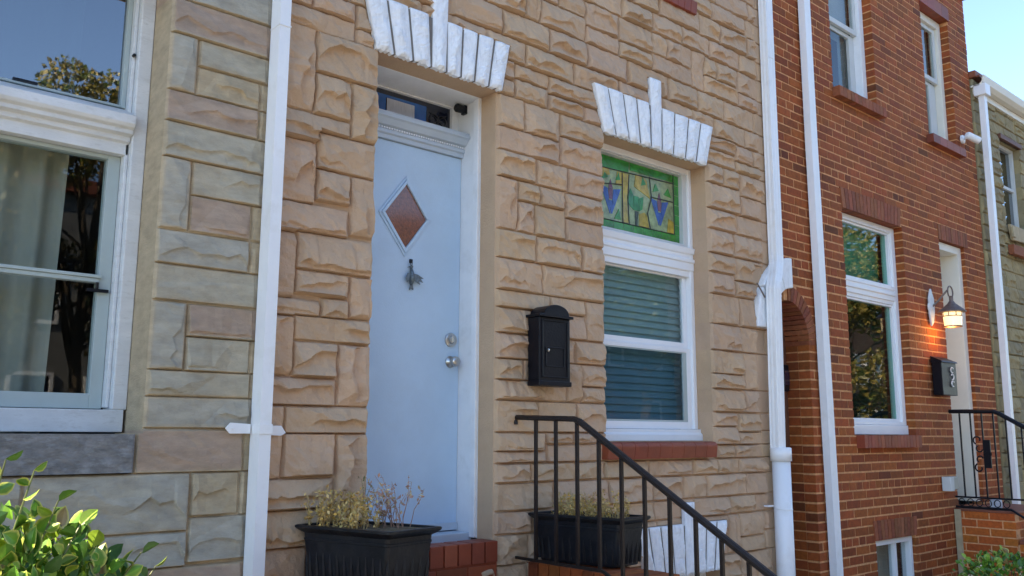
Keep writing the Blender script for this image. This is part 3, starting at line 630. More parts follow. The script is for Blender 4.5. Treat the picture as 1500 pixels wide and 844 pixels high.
piece('amber_piece', [[(4.775, 3.13), (4.83, 3.13), (4.82, 3.30), (4.84, 3.50), (4.775, 3.50)], [(T0+.03, 3.13), (T0+.14, 3.13), (T0+.12, 3.22), (T0+.09, 3.24), (T0+.03, 3.22)], [(4.52, 3.42), (4.64, 3.46), (4.60, 3.58), (4.52, 3.58)], [(T0-.02, 3.42), (T0+.16, 3.36), (T0+.12, 3.50), (T0+.0, 3.52)], [(5.28, 3.13), (5.36, 3.13), (5.36, 3.22), (5.30, 3.24)], [(4.70, 3.40), (4.765, 3.40), (4.765, 3.5), (4.72, 3.5)]], 'amber_glass')
piece('green_border', [[(4.52, 3.505), (4.84, 3.51), (4.85, 3.595), (4.52, 3.595)], [(4.86, 3.535), (5.36, 3.54), (5.36, 3.595), (4.86, 3.595)], [(4.55, 3.41), (4.62, 3.44), (4.58, 3.47)], [(4.70, 3.43), (4.75, 3.44), (4.73, 3.50)], [(5.12, 3.42), (5.19, 3.44), (5.15, 3.49)], [(5.25, 3.42), (5.34, 3.41), (5.30, 3.48)], [(4.98, 3.44), (5.04, 3.46), (5.0, 3.52)], [(4.68, 3.14), (4.75, 3.14), (4.73, 3.22)]], 'leaf_green_glass')
k = MB()
for pts in ([(4.77, 3.125), (4.77, 3.50)], [(4.845, 3.5), (4.83, 3.3), (4.84, 3.125)], [(4.52, 3.5), (5.36, 3.53)], [(4.52, 3.375), (4.77, 3.41)], [(5.08, 3.125), (5.05, 3.24), (5.10, 3.37), (5.08, 3.53)], [(5.09, 3.375), (5.36, 3.38)], [(4.515, 3.60), (4.515, 3.12), (5.365, 3.125), (5.365, 3.60)]):
    k.tube([(a, 4.1885, b) for a, b in pts], .0035, 6)
k.build('lead_lines', 'lead', PN)
# outer storm glazing in front of the leaded panel

# upper window (only its sill shows) and basement window
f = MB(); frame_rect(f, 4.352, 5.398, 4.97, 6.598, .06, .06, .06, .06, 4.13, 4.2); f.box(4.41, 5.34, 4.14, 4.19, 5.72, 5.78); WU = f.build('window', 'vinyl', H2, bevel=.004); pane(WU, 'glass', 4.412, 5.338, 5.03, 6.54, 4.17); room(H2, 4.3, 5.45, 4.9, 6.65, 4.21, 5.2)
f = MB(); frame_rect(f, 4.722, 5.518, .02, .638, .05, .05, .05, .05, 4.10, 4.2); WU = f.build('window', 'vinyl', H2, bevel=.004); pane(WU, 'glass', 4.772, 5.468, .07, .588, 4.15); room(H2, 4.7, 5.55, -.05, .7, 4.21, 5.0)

shell(H2, 1.9, 6.18)
# ================================================================ 3. red brick house
H3 = thing('row_house', (8.7, 4, GZ), 'red brick row house with white windows, brown cornice and arched passage', 'house', 'row houses')
XE = 10.93
OP = [(7.63, 8.845, 1.605, 3.70), (9.71, 10.37, .86, 3.71), (7.60, 8.475, 4.875, 6.46), (9.67, 10.41, 4.875, 6.46), (7.905, 8.68, -.0, .66)]
SK = [(7.63, 8.80, 3.70, 3.90), (9.70, 10.47, 3.71, 3.885), (7.58, 8.52, 4.77, 4.875), (9.60, 10.46, 4.77, 4.875), (9.66, 10.43, 6.46, 6.62), (7.59, 8.50, 6.46, 6.62), (7.66, 8.80, 1.485, 1.605), (7.885, 8.70, .66, .84)]
ARX, ARZ, ACX, ACZ = .31, .36, 6.62, 2.36
def spans3(z):
    o = [(a, b) for a, b, c, d in OP+SK if c < z < d]
    rx, rz = ARX+.125, ARZ+.135
    if z <= ACZ: o.append((6.3, ACX+ARX))
    elif z < ACZ+rz:
        o.append((6.3, ACX+rx*math.sqrt(1-((z-ACZ)/rz)**2)))
    return o
m = MB(); bricks(m, 6.57, XE, -.22, 6.90, spans3)
WL = m.build('wall', 'brick', H3)
m = MB(); rs = np.random.RandomState(17)
n = 12
for i in range(n):
    t0 = math.pi/2*i/n+.012; t1 = math.pi/2*(i+1)/n-.012; m.t = brick_tint(rs)
    P_ = [(ACX+(ARX)*math.cos(t0), ACZ+ARZ*math.sin(t0)), (ACX+(ARX+.122)*math.cos(t0), ACZ+(ARZ+.13)*math.sin(t0)), (ACX+(ARX+.122)*math.cos(t1), ACZ+(ARZ+.13)*math.sin(t1)), (ACX+ARX*math.cos(t1), ACZ+ARZ*math.sin(t1))]
    m.prism(P_, 3.994+rs.uniform(-.002, .002), 4.3)
m.build('arch_ring', 'soldier', H3)
# mortar core behind the bricks, with the openings left clear
def core(parent, mt, x0, x1, z0, z1, y0, y1, holes):
    xs_ = sorted({x0, x1, *[h[0] for h in holes], *[h[1] for h in holes]}); zs_ = sorted({z0, z1, *[h[2] for h in holes], *[h[3] for h in holes]})
    m = MB()
    for i in range(len(xs_)-1):
        xm = (xs_[i]+xs_[i+1])/2; run = None
        for j in range(len(zs_)-1):
            zm = (zs_[j]+zs_[j+1])/2; inn = any(a < xm < b and c < zm < d for a, b, c, d in holes) or not (x0 < xm < x1)
            if not inn and run is None: run = zs_[j]
            if inn and run is not None: m.box(xs_[i], xs_[i+1], y0, y1, run, zs_[j]); run = None
        if run is not None: m.box(xs_[i], xs_[i+1], y0, y1, run, zs_[-1])
    return m.build('mortar', mt, parent)
g = .005
ah = [(6.3, ACX+ARX+g, -1, ACZ)]
for k in range(16):
    za = ACZ+ARZ*k/16; zb = ACZ+ARZ*(k+1)/16; ah.append((6.3, ACX+(ARX+.02)*math.sqrt(1-(k/16)**2), za, zb))
core(WL, 'mortar', 6.57, XE-.003, -.22, 6.90, 4.004, 4.125, [(a-g, b+g, c-g, d+g) for a, b, c, d in OP]+ah)
m = MB(); rs = np.random.RandomState(4)
soldiers(m, 7.633, 8.80, 3.703, 3.897, 17, 3.992, 4.12, rs, lean=.06); m.build('window_lintel', 'soldier', H3)
m = MB(); soldiers(m, 9.703, 10.47, 3.713, 3.882, 12, 3.992, 4.12, rs); m.build('door_lintel', 'soldier', H3)
m = MB(); soldiers(m, 7.885, 8.70, .664, .838, 13, 3.992, 4.12, rs, lean=.05); m.build('basement_lintel', 'soldier', H3)
m = MB(); soldiers(m, 9.66, 10.43, 6.463, 6.617, 4, 3.985, 4.12, rs, gap=.003); m.build('window_lintel', 'sillred', H3)
m = MB(); soldiers(m, 7.59, 8.50, 6.463, 6.617, 4, 3.985, 4.12, rs, gap=.003); m.build('window_lintel', 'sillred', H3)
for a, b, c, d, nn, mt_ in ((7.66, 8.80, 1.488, 1.602, 18, 'sillred'), (7.58, 8.52, 4.775, 4.872, 13, 'soldier'), (9.60, 10.46, 4.775, 4.872, 5, 'sillred')):
    m = MB(); soldiers(m, a, b, c, d, nn, 3.925, 4.13, rs, gap=.006 if nn > 5 else .003); m.build('window_sill', mt_, H3, bevel=.002)
m = MB(); m.xprism([(4.12, 6.90), (3.96, 6.90), (3.96, 6.94), (3.90, 6.97), (3.88, 7.02), (3.84, 7.06), (3.84, 7.12), (4.12, 7.12)], 6.57, XE); m.box(6.57, XE, 4.12, 4.9, 6.9, 7.10); m.build('cornice', 'cornice', H3, bevel=.004)
bx('party_wall_end', 'seal', H3, XE+.001, XE+.05, 4.02, 5.2, -.22, 6.35)
# side wall of the brick house above the lower neighbour
bx('side_wall', 'mortar', H3, XE-.12, XE-.002, 4.127, 9.0, 5.6, 6.9)
# ground-floor window
f = MB(); frame_rect(f, 7.64, 8.842, 1.70, 3.698, .085, .075, .03, .055, 4.085, 4.20); f.box(7.636, 8.842, 4.07, 4.20, 1.608, 1.698); WA = f.build('window', 'vinyl', H3, bevel=.005)
f = MB(); f.xprism([(4.22, 2.90), (4.10, 2.90), (4.10, 2.935), (4.085, 2.94), (4.085, 2.985), (4.07, 2.99), (4.07, 3.015), (4.09, 3.02), (4.09, 3.045), (4.075, 3.05), (4.075, 3.082), (4.22, 3.082)], 7.726, 8.766); f.build('transom_bar', 'vinyl', WA, bevel=.002)
f = MB(); frame_rect(f, 7.726, 8.766, 1.731, 2.898, .02, .03, .03, .02, 4.11, 4.16); frame_rect(f, 7.726, 8.766, 3.084, 3.642, .02, .03, .02, .02, 4.11, 4.16); f.build('sash', 'vinyl', WA, bevel=.002)
pane(WA, 'glasst', 7.747, 8.735, 3.105, 3.621, 4.135); pane(WA, 'glasst', 7.747, 8.735, 1.762, 2.877, 4.135)
MB().box(7.70, 8.80, 4.26, 4.268, 3.00, 3.70).build('roller_shade', 'teal', H3)
room(H3, 7.6, 8.95, 1.5, 3.8, 4.23, 5.2)
# upper windows: left one with its lower sash pushed up
for (a, b, nm) in ((7.603, 8.472, 0), (9.673, 10.407, 1)):
    f = MB(); frame_rect(f, a, b, 4.88, 6.457, .06, .085, .05, .09, 4.09, 4.2); WU = f.build('window', 'cream' if nm else 'white', H3, bevel=.005)
    f = MB(); frame_rect(f, a+.062, b-.087, 5.68, 6.365, .045, .05, .055, .05, 4.125, 4.16); f.build('upper_sash', 'offwhite', WU, bevel=.003)
    f = MB(); frame_rect(f, a+.062, b-.087, 4.932, 5.676, .045, .17 if nm else .10, .05, .04, 4.165, 4.198); f.build('lower_sash', 'offwhite', WU, bevel=.003)
    pane(WU, 'glass', a+.107, b-.137, 5.735, 6.315, 4.14); pane(WU, 'glassdark' if not nm else 'glass', a+.107, b-.25, 4.982, 5.636, 4.18)
    if nm == 0:
        pleats(H3, 'curtain', 'curtain', a+.60, b-.02, 4.85, 5.66, 4.24, .012, .04)
        MB().box(a+.03, b-.03, 4.24, 4.246, 5.6, 6.45).build('roller_shade', 'curtain', H3)
    else: MB().box(a+.03, b-.03, 4.24, 4.246, 4.85, 6.45).build('roller_shade', 'curtain', H3)
    room(H3, a-.02, b+.05, 4.8, 6.6, 4.26, 5.0)
# basement window
f = MB(); frame_rect(f, 7.91, 8.675, .005, .655, .05, .05, .05, .045, 4.03, 4.12); f.box(8.34, 8.39, 4.05, 4.11, .055, .61); WU = f.build('window', 'vinyl', H3, bevel=.004); pane(WU, 'glass', 7.96, 8.625, .055, .61, 4.08)
pleats(H3, 'curtain', 'curtain', 8.2, 8.66, -.05, .65, 4.2, .012, .05); room(H3, 7.88, 8.7, -.1, .7, 4.127, 4.8)
# doorway
f = MB(); f.box(10.28, 10.372, 4.04, 4.42, .90, 3.705); f.box(9.708, 9.73, 4.04, 4.42, .90, 3.705); f.box(9.73, 10.28, 4.04, 4.42, 3.62, 3.705); DO = f.build('door_frame', 'cream', H3, bevel=.004)
f = MB(); f.box(9.732, 10.278, 4.30, 4.35, .95, 3.10); f.box(9.732, 10.278, 4.32, 4.36, 3.15, 3.60); f.box(9.732, 10.278, 4.28, 4.40, 3.10, 3.15); D_ = f.build('door', 'offwhite', H3, bevel=.004)
for z_ in (1.15, 1.75, 2.35): MB().box(9.80, 10.20, 4.292, 4.298, z_, z_+.45).build('door_panel', 'offwhite', D_, bevel=.006)
# middle downspout
D3 = spout(H3, [(7.05, 3.95, 6.9), (7.055, 3.95, 4.2), (7.085, 3.95, 1.6), (7.105, 3.95, GZ+.04)], .104, .064, ribs=False)
MB().box(7.04, 7.145, 3.916, 3.985, 1.045, 1.052).build('pipe_seam', 'pipe', D3)
# passage: inner walls, ceiling and wooden gate
m = MB(); m.box(6.86, 6.945, 4.13, 4.14, -.22, 2.5) if 0 else None
bricks_m = MB()
rs = np.random.RandomState(9); z = -.22; k = 0
while z < 2.42:
    y = 4.113-(.05 if k % 2 else 0)
    while y < 4.85:
        bricks_m.t = brick_tint(rs); ya = max(y, 4.115); yb_ = min(y+.23, 4.85)
        if yb_ > ya+.02: bricks_m.box(6.932, 6.99, ya, yb_, z, z+.067)
        y += .243
    z += .0792; k += 1
PW = bricks_m.build('passage_wall', 'brick', H3); MB().box(6.938, 6.985, 4.126, 4.85, -.22, 2.42).build('mortar', 'mortar', PW)
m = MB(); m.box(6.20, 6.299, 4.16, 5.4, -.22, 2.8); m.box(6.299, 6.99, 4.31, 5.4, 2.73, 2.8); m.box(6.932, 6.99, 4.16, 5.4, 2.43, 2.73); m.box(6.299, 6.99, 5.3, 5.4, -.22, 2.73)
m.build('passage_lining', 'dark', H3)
GT = thing('wooden_gate', (6.62, 4.27, GZ), 'narrow brown wooden gate standing in the arched brick passage', 'gate')
m = MB()
for k in range(5): m.box(6.305+k*.114, 6.305+k*.114+.108, 4.262, 4.29, -.18, 2.5)
m.build('board_panel', 'wood', GT, bevel=.003)
m = MB(); m.box(6.878, 6.930, 4.225, 4.30, -.2, 2.66); m.box(6.302, 6.878, 4.24, 4.30, 2.5, 2.56); m.build('gate_frame', 'wood', GT, bevel=.004)
LB = thing('lock_box', (6.83, 4.24, 1.98), 'small dark blue-black box fixed high on the wooden passage gate', 'box')
m = MB(); m.box(6.775, 6.875, 4.17, 4.258, 1.97, 2.20); m.build('case', 'black', LB, bevel=.008); MB().box(6.785, 6.865, 4.160, 4.170, 2.02, 2.15).build('lid', 'darkgl', LB, bevel=.004)

shell(H3, 7.0, XE-.13)
MB().box(6.185, 6.995, 5.45, 10, GZ, 6.85).build('rear_sun_block', 'slate', H3); MB().box(6.185, 6.995, 4.28, 5.45, 6.7, 6.85).build('roof', 'slate', H3)  # unseen backing and cover over the passage, added against sun leaks
# ================================================================ 4. olive stone house and the roof beyond
H4 = thing('row_house', (13.5, 4, GZ), 'low olive brown stone row house with a white gutter, at the far right edge', 'house', 'row houses')
c4 = lambda rg: [(.32, .25, .13), (.28, .22, .12), (.36, .28, .14), (.29, .24, .14)][rg.randint(4)]
ln = [5.95]; kk = ''
rg4 = np.random.RandomState(21)
while ln[-1] > -.2:
    k_ = 'S' if rg4.rand() < .65 else 'T'; kk += k_; ln.append(ln[-1]-(rg4.uniform(.15, .2) if k_ == 'S' else rg4.uniform(.28, .36)))
B4 = fill(XE+.05, 16, bands_from(ln, kk), rg4, c4, 1.1)
xs = grid_lines([(XE+.055, 16, .012)], [11.67, 12.36, 11.95, 12.6]); zs = grid_lines([(-.22, 1, .05), (1, 5.9, .012)], [4.19, 5.30, 1.75, 2.86])
hole4 = lambda X, Z: ((X > 11.67) & (X < 12.36) & (Z > 4.19) & (Z < 5.30)) | ((X > 12.0) & (X < 13.0) & (Z > 1.75) & (Z < 2.86))
ashlar('wall', 'olive', H4, xs, zs, B4, hole4, amp=.035, seed=7, gw=.004, groove=-.012)
for a, b, c, d in ((11.672, 12.358, 4.192, 5.298), (12.002, 12.998, 1.752, 2.858)):
    f = MB(); frame_rect(f, a, b, c, d, .045, .045, .04, .04, 4.06, 4.14); f.box(a+.045, b-.045, 4.07, 4.13, (c+d)/2-.02, (c+d)/2+.02); WU = f.build('window', 'offwhite', H4, bevel=.003)
    pane(WU, 'glasssky', a+.046, b-.046, c+.041, d-.041, 4.10); room(H4, a-.02, b+.02, c-.05, d+.05, 4.16, 4.8)
bx('window_lintel', 'wood', H4, 11.66, 12.38, 3.95, 4.01, 5.30, 5.36)
m = MB(); m.prism([(11.66, 4.185), (12.5, 4.185), (12.5, 4.02), (11.72, 3.99)], 3.93, 3.965); m.box(11.66, 11.75, 3.90, 3.93, 4.02, 4.15); m.build('window_box', 'seal', H4, bevel=.006)
bx('window_sill', 'soldier', H4, 11.62, 12.5, 3.90, 3.965, 3.80, 3.92)
# gutter, soffit and roof
m = MB(); m.xprism([(4.0, 5.78), (3.90, 5.78), (3.855, 5.82), (3.835, 5.90), (3.85, 5.905), (3.87, 5.83), (3.90, 5.80), (4.0, 5.80)], XE+.02, 16.5); m.box(XE+.06, 16.5, 3.965, 4.02, 5.70, 5.775); GU = m.build('gutter', 'cream', H4, bevel=.003)
m = MB(); m.box(XE+.02, XE+.17, 3.83, 3.97, 5.66, 5.80); m.build('outlet_box', 'pipe', GU, bevel=.006)
m = MB(); m.hexa([(XE+.06, 3.90, 5.905), (16.5, 3.90, 5.905), (16.5, 9, 6.15), (XE+.06, 9, 6.15)], [(XE+.06, 3.90, 5.93), (16.5, 3.90, 5.93), (16.5, 9, 6.18), (XE+.06, 9, 6.18)]); m.build('roof', 'cornice', H4)
m = MB(); m.box(XE+.02, XE+.30, 3.93, 4.25, 5.905, 5.99); m.build('roof_curb', 'cornice', H4, bevel=.01)
spout(H4, [(XE+.10, 3.90, 5.66), (XE+.09, 3.90, 3.0), (XE+.06, 3.90, GZ+.03)], .085, .065, ribs=False)
MB().box(XE+.06, 16.0, 4.9, 10, GZ, 5.88).build('rear_sun_block', 'slate', H4); MB().box(15.9, 16.0, 4.16, 4.9, GZ, 5.88).build('side_wall', 'slate', H4)  # unseen backing and end wall, added to block sun from behind
H5 = thing('row_house', (30, 4, GZ), 'grey sloping roof of a farther house behind the gutter', 'house', 'row houses')
MT['far_ochre'] = mat('far_ochre', (.26, .20, .12), .85, noise=.2, nscale=3); MT['far_maroon'] = mat('far_maroon', (.16, .05, .03), .85, noise=.2, nscale=3)
m = MB(); m.xprism([(3.85, 8.55), (3.85, 8.62), (7.0, 10.0), (10.2, 8.62), (10.2, 8.55), (7.0, 9.9)], 23.9, 36.1); m.build('roof', 'slate', H5)
m = MB(); m.xprism([(4.0, GZ), (4.0, 8.58), (7.0, 9.89), (10.0, 8.58), (10.0, GZ)], 24.1, 35.9); m.build('wall', 'far_ochre', H5)
H6 = thing('row_house', (20, 4, GZ), 'plain dark red house between the olive stone house and the grey roofed one', 'house', 'row houses')
MB().box(16.05, 24.05, 4.0, 10, GZ, 5.7).build('wall', 'far_maroon', H6); MB().box(16.05, 24.05, 3.85, 10, 5.7, 5.85).build('roof', 'slate', H6)
for hh, x_, z_ in ((H6, 17.2, 1.5), (H6, 20.0, 1.5), (H6, 17.2, 3.9), (H6, 20.0, 3.9), (H6, 22.4, 3.9), (H5, 25.5, 1.8), (H5, 28.5, 1.8), (H5, 25.5, 5.0), (H5, 28.5, 5.0), (H5, 31.5, 5.0)):
    w_ = MB(); frame_rect(w_, x_, x_+1.0, z_, z_+1.6, .08, .08, .08, .08, 3.96, 4.02); w_ = w_.build('window', 'vinyl', hh); MB().box(x_+.08, x_+.92, 3.98, 3.99, z_+.08, z_+1.52).build('glass_pane', 'darkgl', w_)
MB().box(22.5, 23.4, 3.97, 4.02, GZ+.5, 2.5).build('door', 'wood', H6)

# ================================================================ stoop, railing and planters in front of the tan house
ST = thing('stoop', (3.0, 3.4, GZ), 'brick stoop with low side walls in front of the pale blue door', 'stoop')
def brick_block(mb, x0, x1, y0, y1, z0, z1, rs, cap=True):
    """running-bond block seen on its left and front faces, header course on top"""
    ch = .0792; jt = .012; zt = z1-(.115 if cap else 0); z = zt-ch+jt; k = 0
    while z > z0-.02:
        y = y0; L = .243; off = (L/2 if k % 2 else 0); q = y0-off
        while q < y1:
            a = max(q+jt/2, y0); b = min(q+L-jt/2, y1)
            if b > a+.02: mb.t = brick_tint(rs); mb.box(x0, x0+.10, a, b, max(z, z0), z+ch-jt)
            q += L
        q = x0+.10-off
        while q < x1:
            a = max(q+jt/2, x0+.103); b = min(q+L-jt/2, x1)
            if b > a+.02: mb.t = brick_tint(rs); mb.box(a, b, y0, y0+.10, max(z, z0), z+ch-jt)
            q += L
        z -= ch; k += 1
    if cap:
        n = max(1, round((y1-y0)/.088)); w = (y1-y0)/n
        for i in range(n): mb.t = brick_tint(rs); mb.box(x0-.012, x1+.012, y0+i*w+.006-.01, y0+(i+1)*w-.006-.01, z1-.108, z1)
rs = np.random.RandomState(6)
for a, b, yf, zt, nm in ((3.62, 3.90, 3.08, .868, 'side_wall'), (2.12, 2.40, 3.30, .905, 'side_wall')):
    m = MB(); brick_block(m, a, b, yf, 3.955, GZ, zt, rs); sw = m.build(nm, 'brick', ST, bevel=.003); MB().box(a+.003, b-.004, yf+.003, 3.955, GZ, zt-.010).build('mortar', 'mortar', sw)
for k, (yf, zt) in enumerate(((3.05, .66), (2.75, .44), (2.45, .22), (2.15, 0.0))):
    y1_ = 3.955 if k == 0 else yf+.30
    MB().box(2.402, 3.606, yf, y1_, GZ, zt).build('step', 'concrete', ST, bevel=.01)
# railing
RL = thing('stair_railing', (3.55, 3.4, .868), 'dark brown iron railing sloping down beside the right planter of the stoop', 'railing')
XR = 3.55
m = MB(); m.tube([(XR, 3.985, 1.655), (XR, 3.99, 1.69), (XR, 3.975, 1.697), (XR, 3.50, 1.683), (XR, 3.455, 1.668), (XR, 2.22, .945), (XR, 1.85, .73)], [.012, .014, .016, .017, .018, .018, .018], 8, sx=1.15); m.build('handrail', 'rail', RL)
m = MB(); m.tube([(XR, 4.0, .93), (XR, 3.99, .893), (XR, 3.30, .893), (XR, 3.25, .87), (XR, 1.90, .06)], .011, 4); m.build('bottom_rail', 'rail', RL)
yb = [3.81, 3.645, 3.478, 3.316, 3.157, 3.003, 2.845, 2.69, 2.545, 2.40, 2.25, 2.10, 1.95]
for y in yb:
    zt = 1.683+(y-3.5)*.03 if y > 3.46 else 1.668-(3.455-y)*.585; zb = .893 if y > 3.3 else .87-(3.25-y)*.6
    m = MB(); m.box(XR-.0085, XR+.0085, y-.0085, y+.0085, zb, zt); m.build('baluster', 'rail', RL)
m = MB(); m.box(XR-.014, XR+.014, 1.86, 1.888, GZ, .76); m.build('newel_post', 'rail', RL)

def planter(origin, d, wv, Lg, Wd, zb, zt, label):
    """tapered trough; origin = far left rim corner, d = unit along the long side, wv = unit along the short side"""
    d = Vector((*d, 0)).normalized(); wv = Vector((*wv, 0)).normalized(); c0 = Vector((*origin, 0))
    cen = c0+d*Lg/2+wv*Wd/2; t = thing('planter', (cen.x, cen.y, zb), label, 'planter', 'trough planters on the stoop')
    def rr(L_, W_, z, n=5, rad=.02):
        P_ = []
        for sx, sy, a0 in ((1, 1, 0), (-1, 1, 90), (-1, -1, 180), (1, -1, 270)):
            for k in range(n):
                a = math.radians(a0+90*k/(n-1)); P_.append(cen+d*(sx*(L_/2-rad)+rad*math.cos(a))+wv*(sy*(W_/2-rad)+rad*math.sin(a))+Vector((0, 0, z)))
        return P_
    H = zt-zb
    prof = [(.78, .72, 0), (.80, .74, .02), (.875, .83, .72), (.885, .845, .735), (.885, .845, .765), (.875, .83, .775), (.885, .84, .86), (.93, .89, .885), (.975, .95, .92), (1, 1, .955), (1, 1, .99), (.985, .97, 1.0), (.93, .87, 1.0), (.915, .85, .985), (.91, .84, .88)]
    V = []
    for a, b, h in prof: V += rr(Lg*a, Wd*b, zb+H*h)
    n = 20; F = [(i*n+j, i*n+(j+1) % n, (i+1)*n+(j+1) % n, (i+1)*n+j) for i in range(len(prof)-1) for j in range(n)]+[tuple(range(n-1, -1, -1))]
    m = MB(); m.add(V, F)
    # fluting on the long and short faces
    for side in (-1, 1):
        k = 11
        for i in range(k):
            q = -.36+.72*i/(k-1)
            for (ax, bx_, LL, WW) in (((d, wv, Lg, Wd)), ((wv, d, Wd, Lg))):
                if ax is wv and i % 2: continue
                lo = cen+ax*q*LL+bx_*side*WW*(.755 if bx_ is wv else .80)/2; hi = cen+ax*q*LL*1.02+bx_*side*WW*(.805 if bx_ is wv else .845)/2
                m.tube([lo+Vector((0, 0, zb+H*.06)), lo.lerp(hi, .6)+Vector((0, 0, zb+H*.32)), hi+Vector((0, 0, zb+H*.52))], [.013, .010, .002], 6)
    m.build('pot', 'pot', t, smooth=False, bevel=0)
    g_ = 14; V = []; rs = np.random.RandomState(int(Lg*1000))
    for i in range(g_):
        for j in range(g_):
            V.append(cen+d*Lg*.91*(i/(g_-1)-.5)+wv*Wd*.84*(j/(g_-1)-.5)+Vector((0, 0, zb+H*.93+rs.uniform(-.006, .012))))
    link('soil', V, [(i*g_+j, (i+1)*g_+j, (i+1)*g_+j+1, i*g_+j+1) for i in range(g_-1) for j in range(g_-1)], 'soil', t)
    return t, cen, d, wv, zb+H*.94
P1 = planter((2.09, 3.935), (.164, -.598), (.345, .06), .60, .35, .915, 1.172, 'dark grey fluted trough planter with dry stems, in front of the blue door')
P2 = planter((3.60, 3.945), (.128, -.60), (.29, .03), .64, .29, .878, 1.146, 'black trough planter of yellow dried plants behind the stair railing')

def foliage(name, m, pts, size, cols, rg, aspect=1.6, parent=None, origin=None, droop=None, shape=4):
    """one mesh of many small pointed leaves"""
    n = len(pts); pts = np.asarray(pts); A = rg.normal(size=(n, 3)); A /= np.linalg.norm(A, axis=1)[:, None]
    Bv = np.cross(A, rg.normal(size=(n, 3))); Bv /= np.linalg.norm(Bv, axis=1)[:, None]
    s = size*rg.uniform(.6, 1.3, n)[:, None]; ci = rg.randint(len(cols), size=n); col = np.array(cols)[ci]*rg.uniform(.75, 1.25, (n, 1))
    V = np.stack([pts-A*s*aspect/2, pts+Bv*s*.42-A*s*.05, pts+A*s*aspect/2, pts-Bv*s*.42-A*s*.05], 1).reshape(-1, 3)
    F = np.arange(n*4).reshape(n, 4)
    return link(name, V, F, m, parent, origin, tint=np.repeat(col, 4, 0))
def dry_plant(pl, label, spots, h, cols, stemcol, nst, leafsz, rg, spread=.05, dens=9, sparse=0):
    t_, cen, d, wv, z0 = pl
    base = cen+d*spots[0]+wv*spots[1]; o = thing('dried_plant', (base.x, base.y, z0), label, 'plant', 'dried plants in the planters')
    m = MB(); L_ = []
    for i in range(nst):
        b = base+d*rg.uniform(-spots[2], spots[2])+wv*rg.uniform(-.09, .09)*spots[3]; hh = h*rg.uniform(.45, 1.05)
        p = [Vector((b.x, b.y, z0-.01))]; q = Vector((rg.normal(), rg.normal(), 0))*spread
        for k in range(1, 5): p.append(p[0]+q*(k/4)**1.3+Vector((0, 0, hh*k/4))+Vector((rg.normal(), rg.normal(), 0))*.006)
        m.t = stemcol; m.tube(p, [.0022, .002, .0018, .0014, .0008], 4)
        for k in range(dens):
            f_ = rg.uniform(.25 if not sparse else .35, 1); i_ = min(3, int(f_*4)); pp = p[i_].lerp(p[i_+1], f_*4-i_); L_.append(pp+Vector(rg.normal(size=3))*.012)
            if rg.rand() < .3: m.tube([pp, L_[-1]+Vector((0, 0, .01))], .001, 3)
    m.build('stems', 'leaf', o); foliage('leaves', 'leaf', [tuple(v) for v in L_], leafsz, cols, rg, parent=o)
rgp = np.random.RandomState(12)
YE = [(.62, .36, .08), (.72, .48, .18), (.42, .25, .06), (.50, .36, .12)]; PKc = [(.48, .30, .22), (.40, .22, .16), (.50, .38, .20)]
dry_plant(P1, 'bushy yellow dried plant filling the left side of the fluted planter', (-.10, -.05, .16, 1.1), .19, YE, (.50, .33, .14), 62, .014, rgp, .035, 14)
dry_plant(P1, 'taller reddish dry stems on the right of the fluted planter', (.05, .12, .10, .5), .25, PKc, (.36, .20, .14), 16, .015, rgp, .06, 10, 1)
dry_plant(P1, 'single thin green-brown stalk at the back of the fluted planter', (-.14, .11, .01, .1), .30, [(.16, .17, .05), (.3, .25, .08)], (.18, .15, .06), 3, .013, rgp, .02, 14, 1)
dry_plant(P2, 'fine yellow dried plant filling the black planter behind the railing', (0, 0, .24, 1), .15, YE, (.50, .35, .15), 85, .012, rgp, .03, 14)

# mailbox
MX = thing('mailbox', (3.75, 3.92, 1.895), 'black wall mailbox with an arched lid on the tan stone', 'mailbox')
x0, x1, yf, ybk = 3.625, 3.885, 3.86, 3.962
m = MB(); m.box(x0, x1, yf, ybk, 1.90, 2.30); m.box(x0-.006, x1+.006, yf-.008, ybk, 1.885, 1.915); m.box(x0+.02, x1-.02, ybk, 3.99, 2.0, 2.25); m.build('case', 'black', MX, bevel=.004)
arc = [(x0-.012, 2.30), (x0-.012, 2.318)]+[((x0+x1)/2-.105*math.cos(t), 2.318+.062*math.sin(t)) for t in np.linspace(0, math.pi, 13)]+[(x1+.012, 2.318), (x1+.012, 2.30)]
m = MB(); m.prism(arc, yf-.022, ybk+.01); m.build('lid', 'black', MX, bevel=.004)
m = MB(); frame_rect(m, x0+.02, x1-.02, 1.935, 2.285, .008, .008, .008, .008, yf-.006, yf); frame_rect(m, x0+.05, x1-.05, 2.0, 2.12, .006, .006, .006, .006, yf-.005, yf); m.build('door_trim', 'black', MX, bevel=.002)
MB().lathe((x0+.072, yf, 2.10), (0, -1, 0), [(0, .010), (.006, .009), (.008, .004)], 12).build('lock', 'chrome', MX)

# hanging bird ornament
BD = thing('bird_ornament', (3.045, 4.335, 2.60), 'small pewter bird ornament hanging under the diamond window of the blue door', 'ornament')
y = 4.33
def blade(m, pts, y, th=.006): m.prism(pts, y-th/2, y+th/2)
m = MB(); m.tube([(3.043, y, 2.572), (3.050, y, 2.53), (3.050, y-.004, 2.49), (3.045, y, 2.445)], [.008, .017, .024, .010], 10); m.lathe((3.042, y-.003, 2.578), (0, 0, 1), [(-.012, .004), (0, .013), (.010, .011), (.016, .003)], 10)
m.tube([(3.034, y, 2.582), (3.012, y, 2.572)], [.004, .001], 6); m.build('body', 'pewter', BD, smooth=True)
m = MB(); blade(m, [(3.052, 2.53), (3.09, 2.525), (3.14, 2.50), (3.115, 2.495), (3.135, 2.468), (3.10, 2.475), (3.11, 2.45), (3.06, 2.475)], y-.012); m.build('wing', 'pewter', BD, bevel=.002)
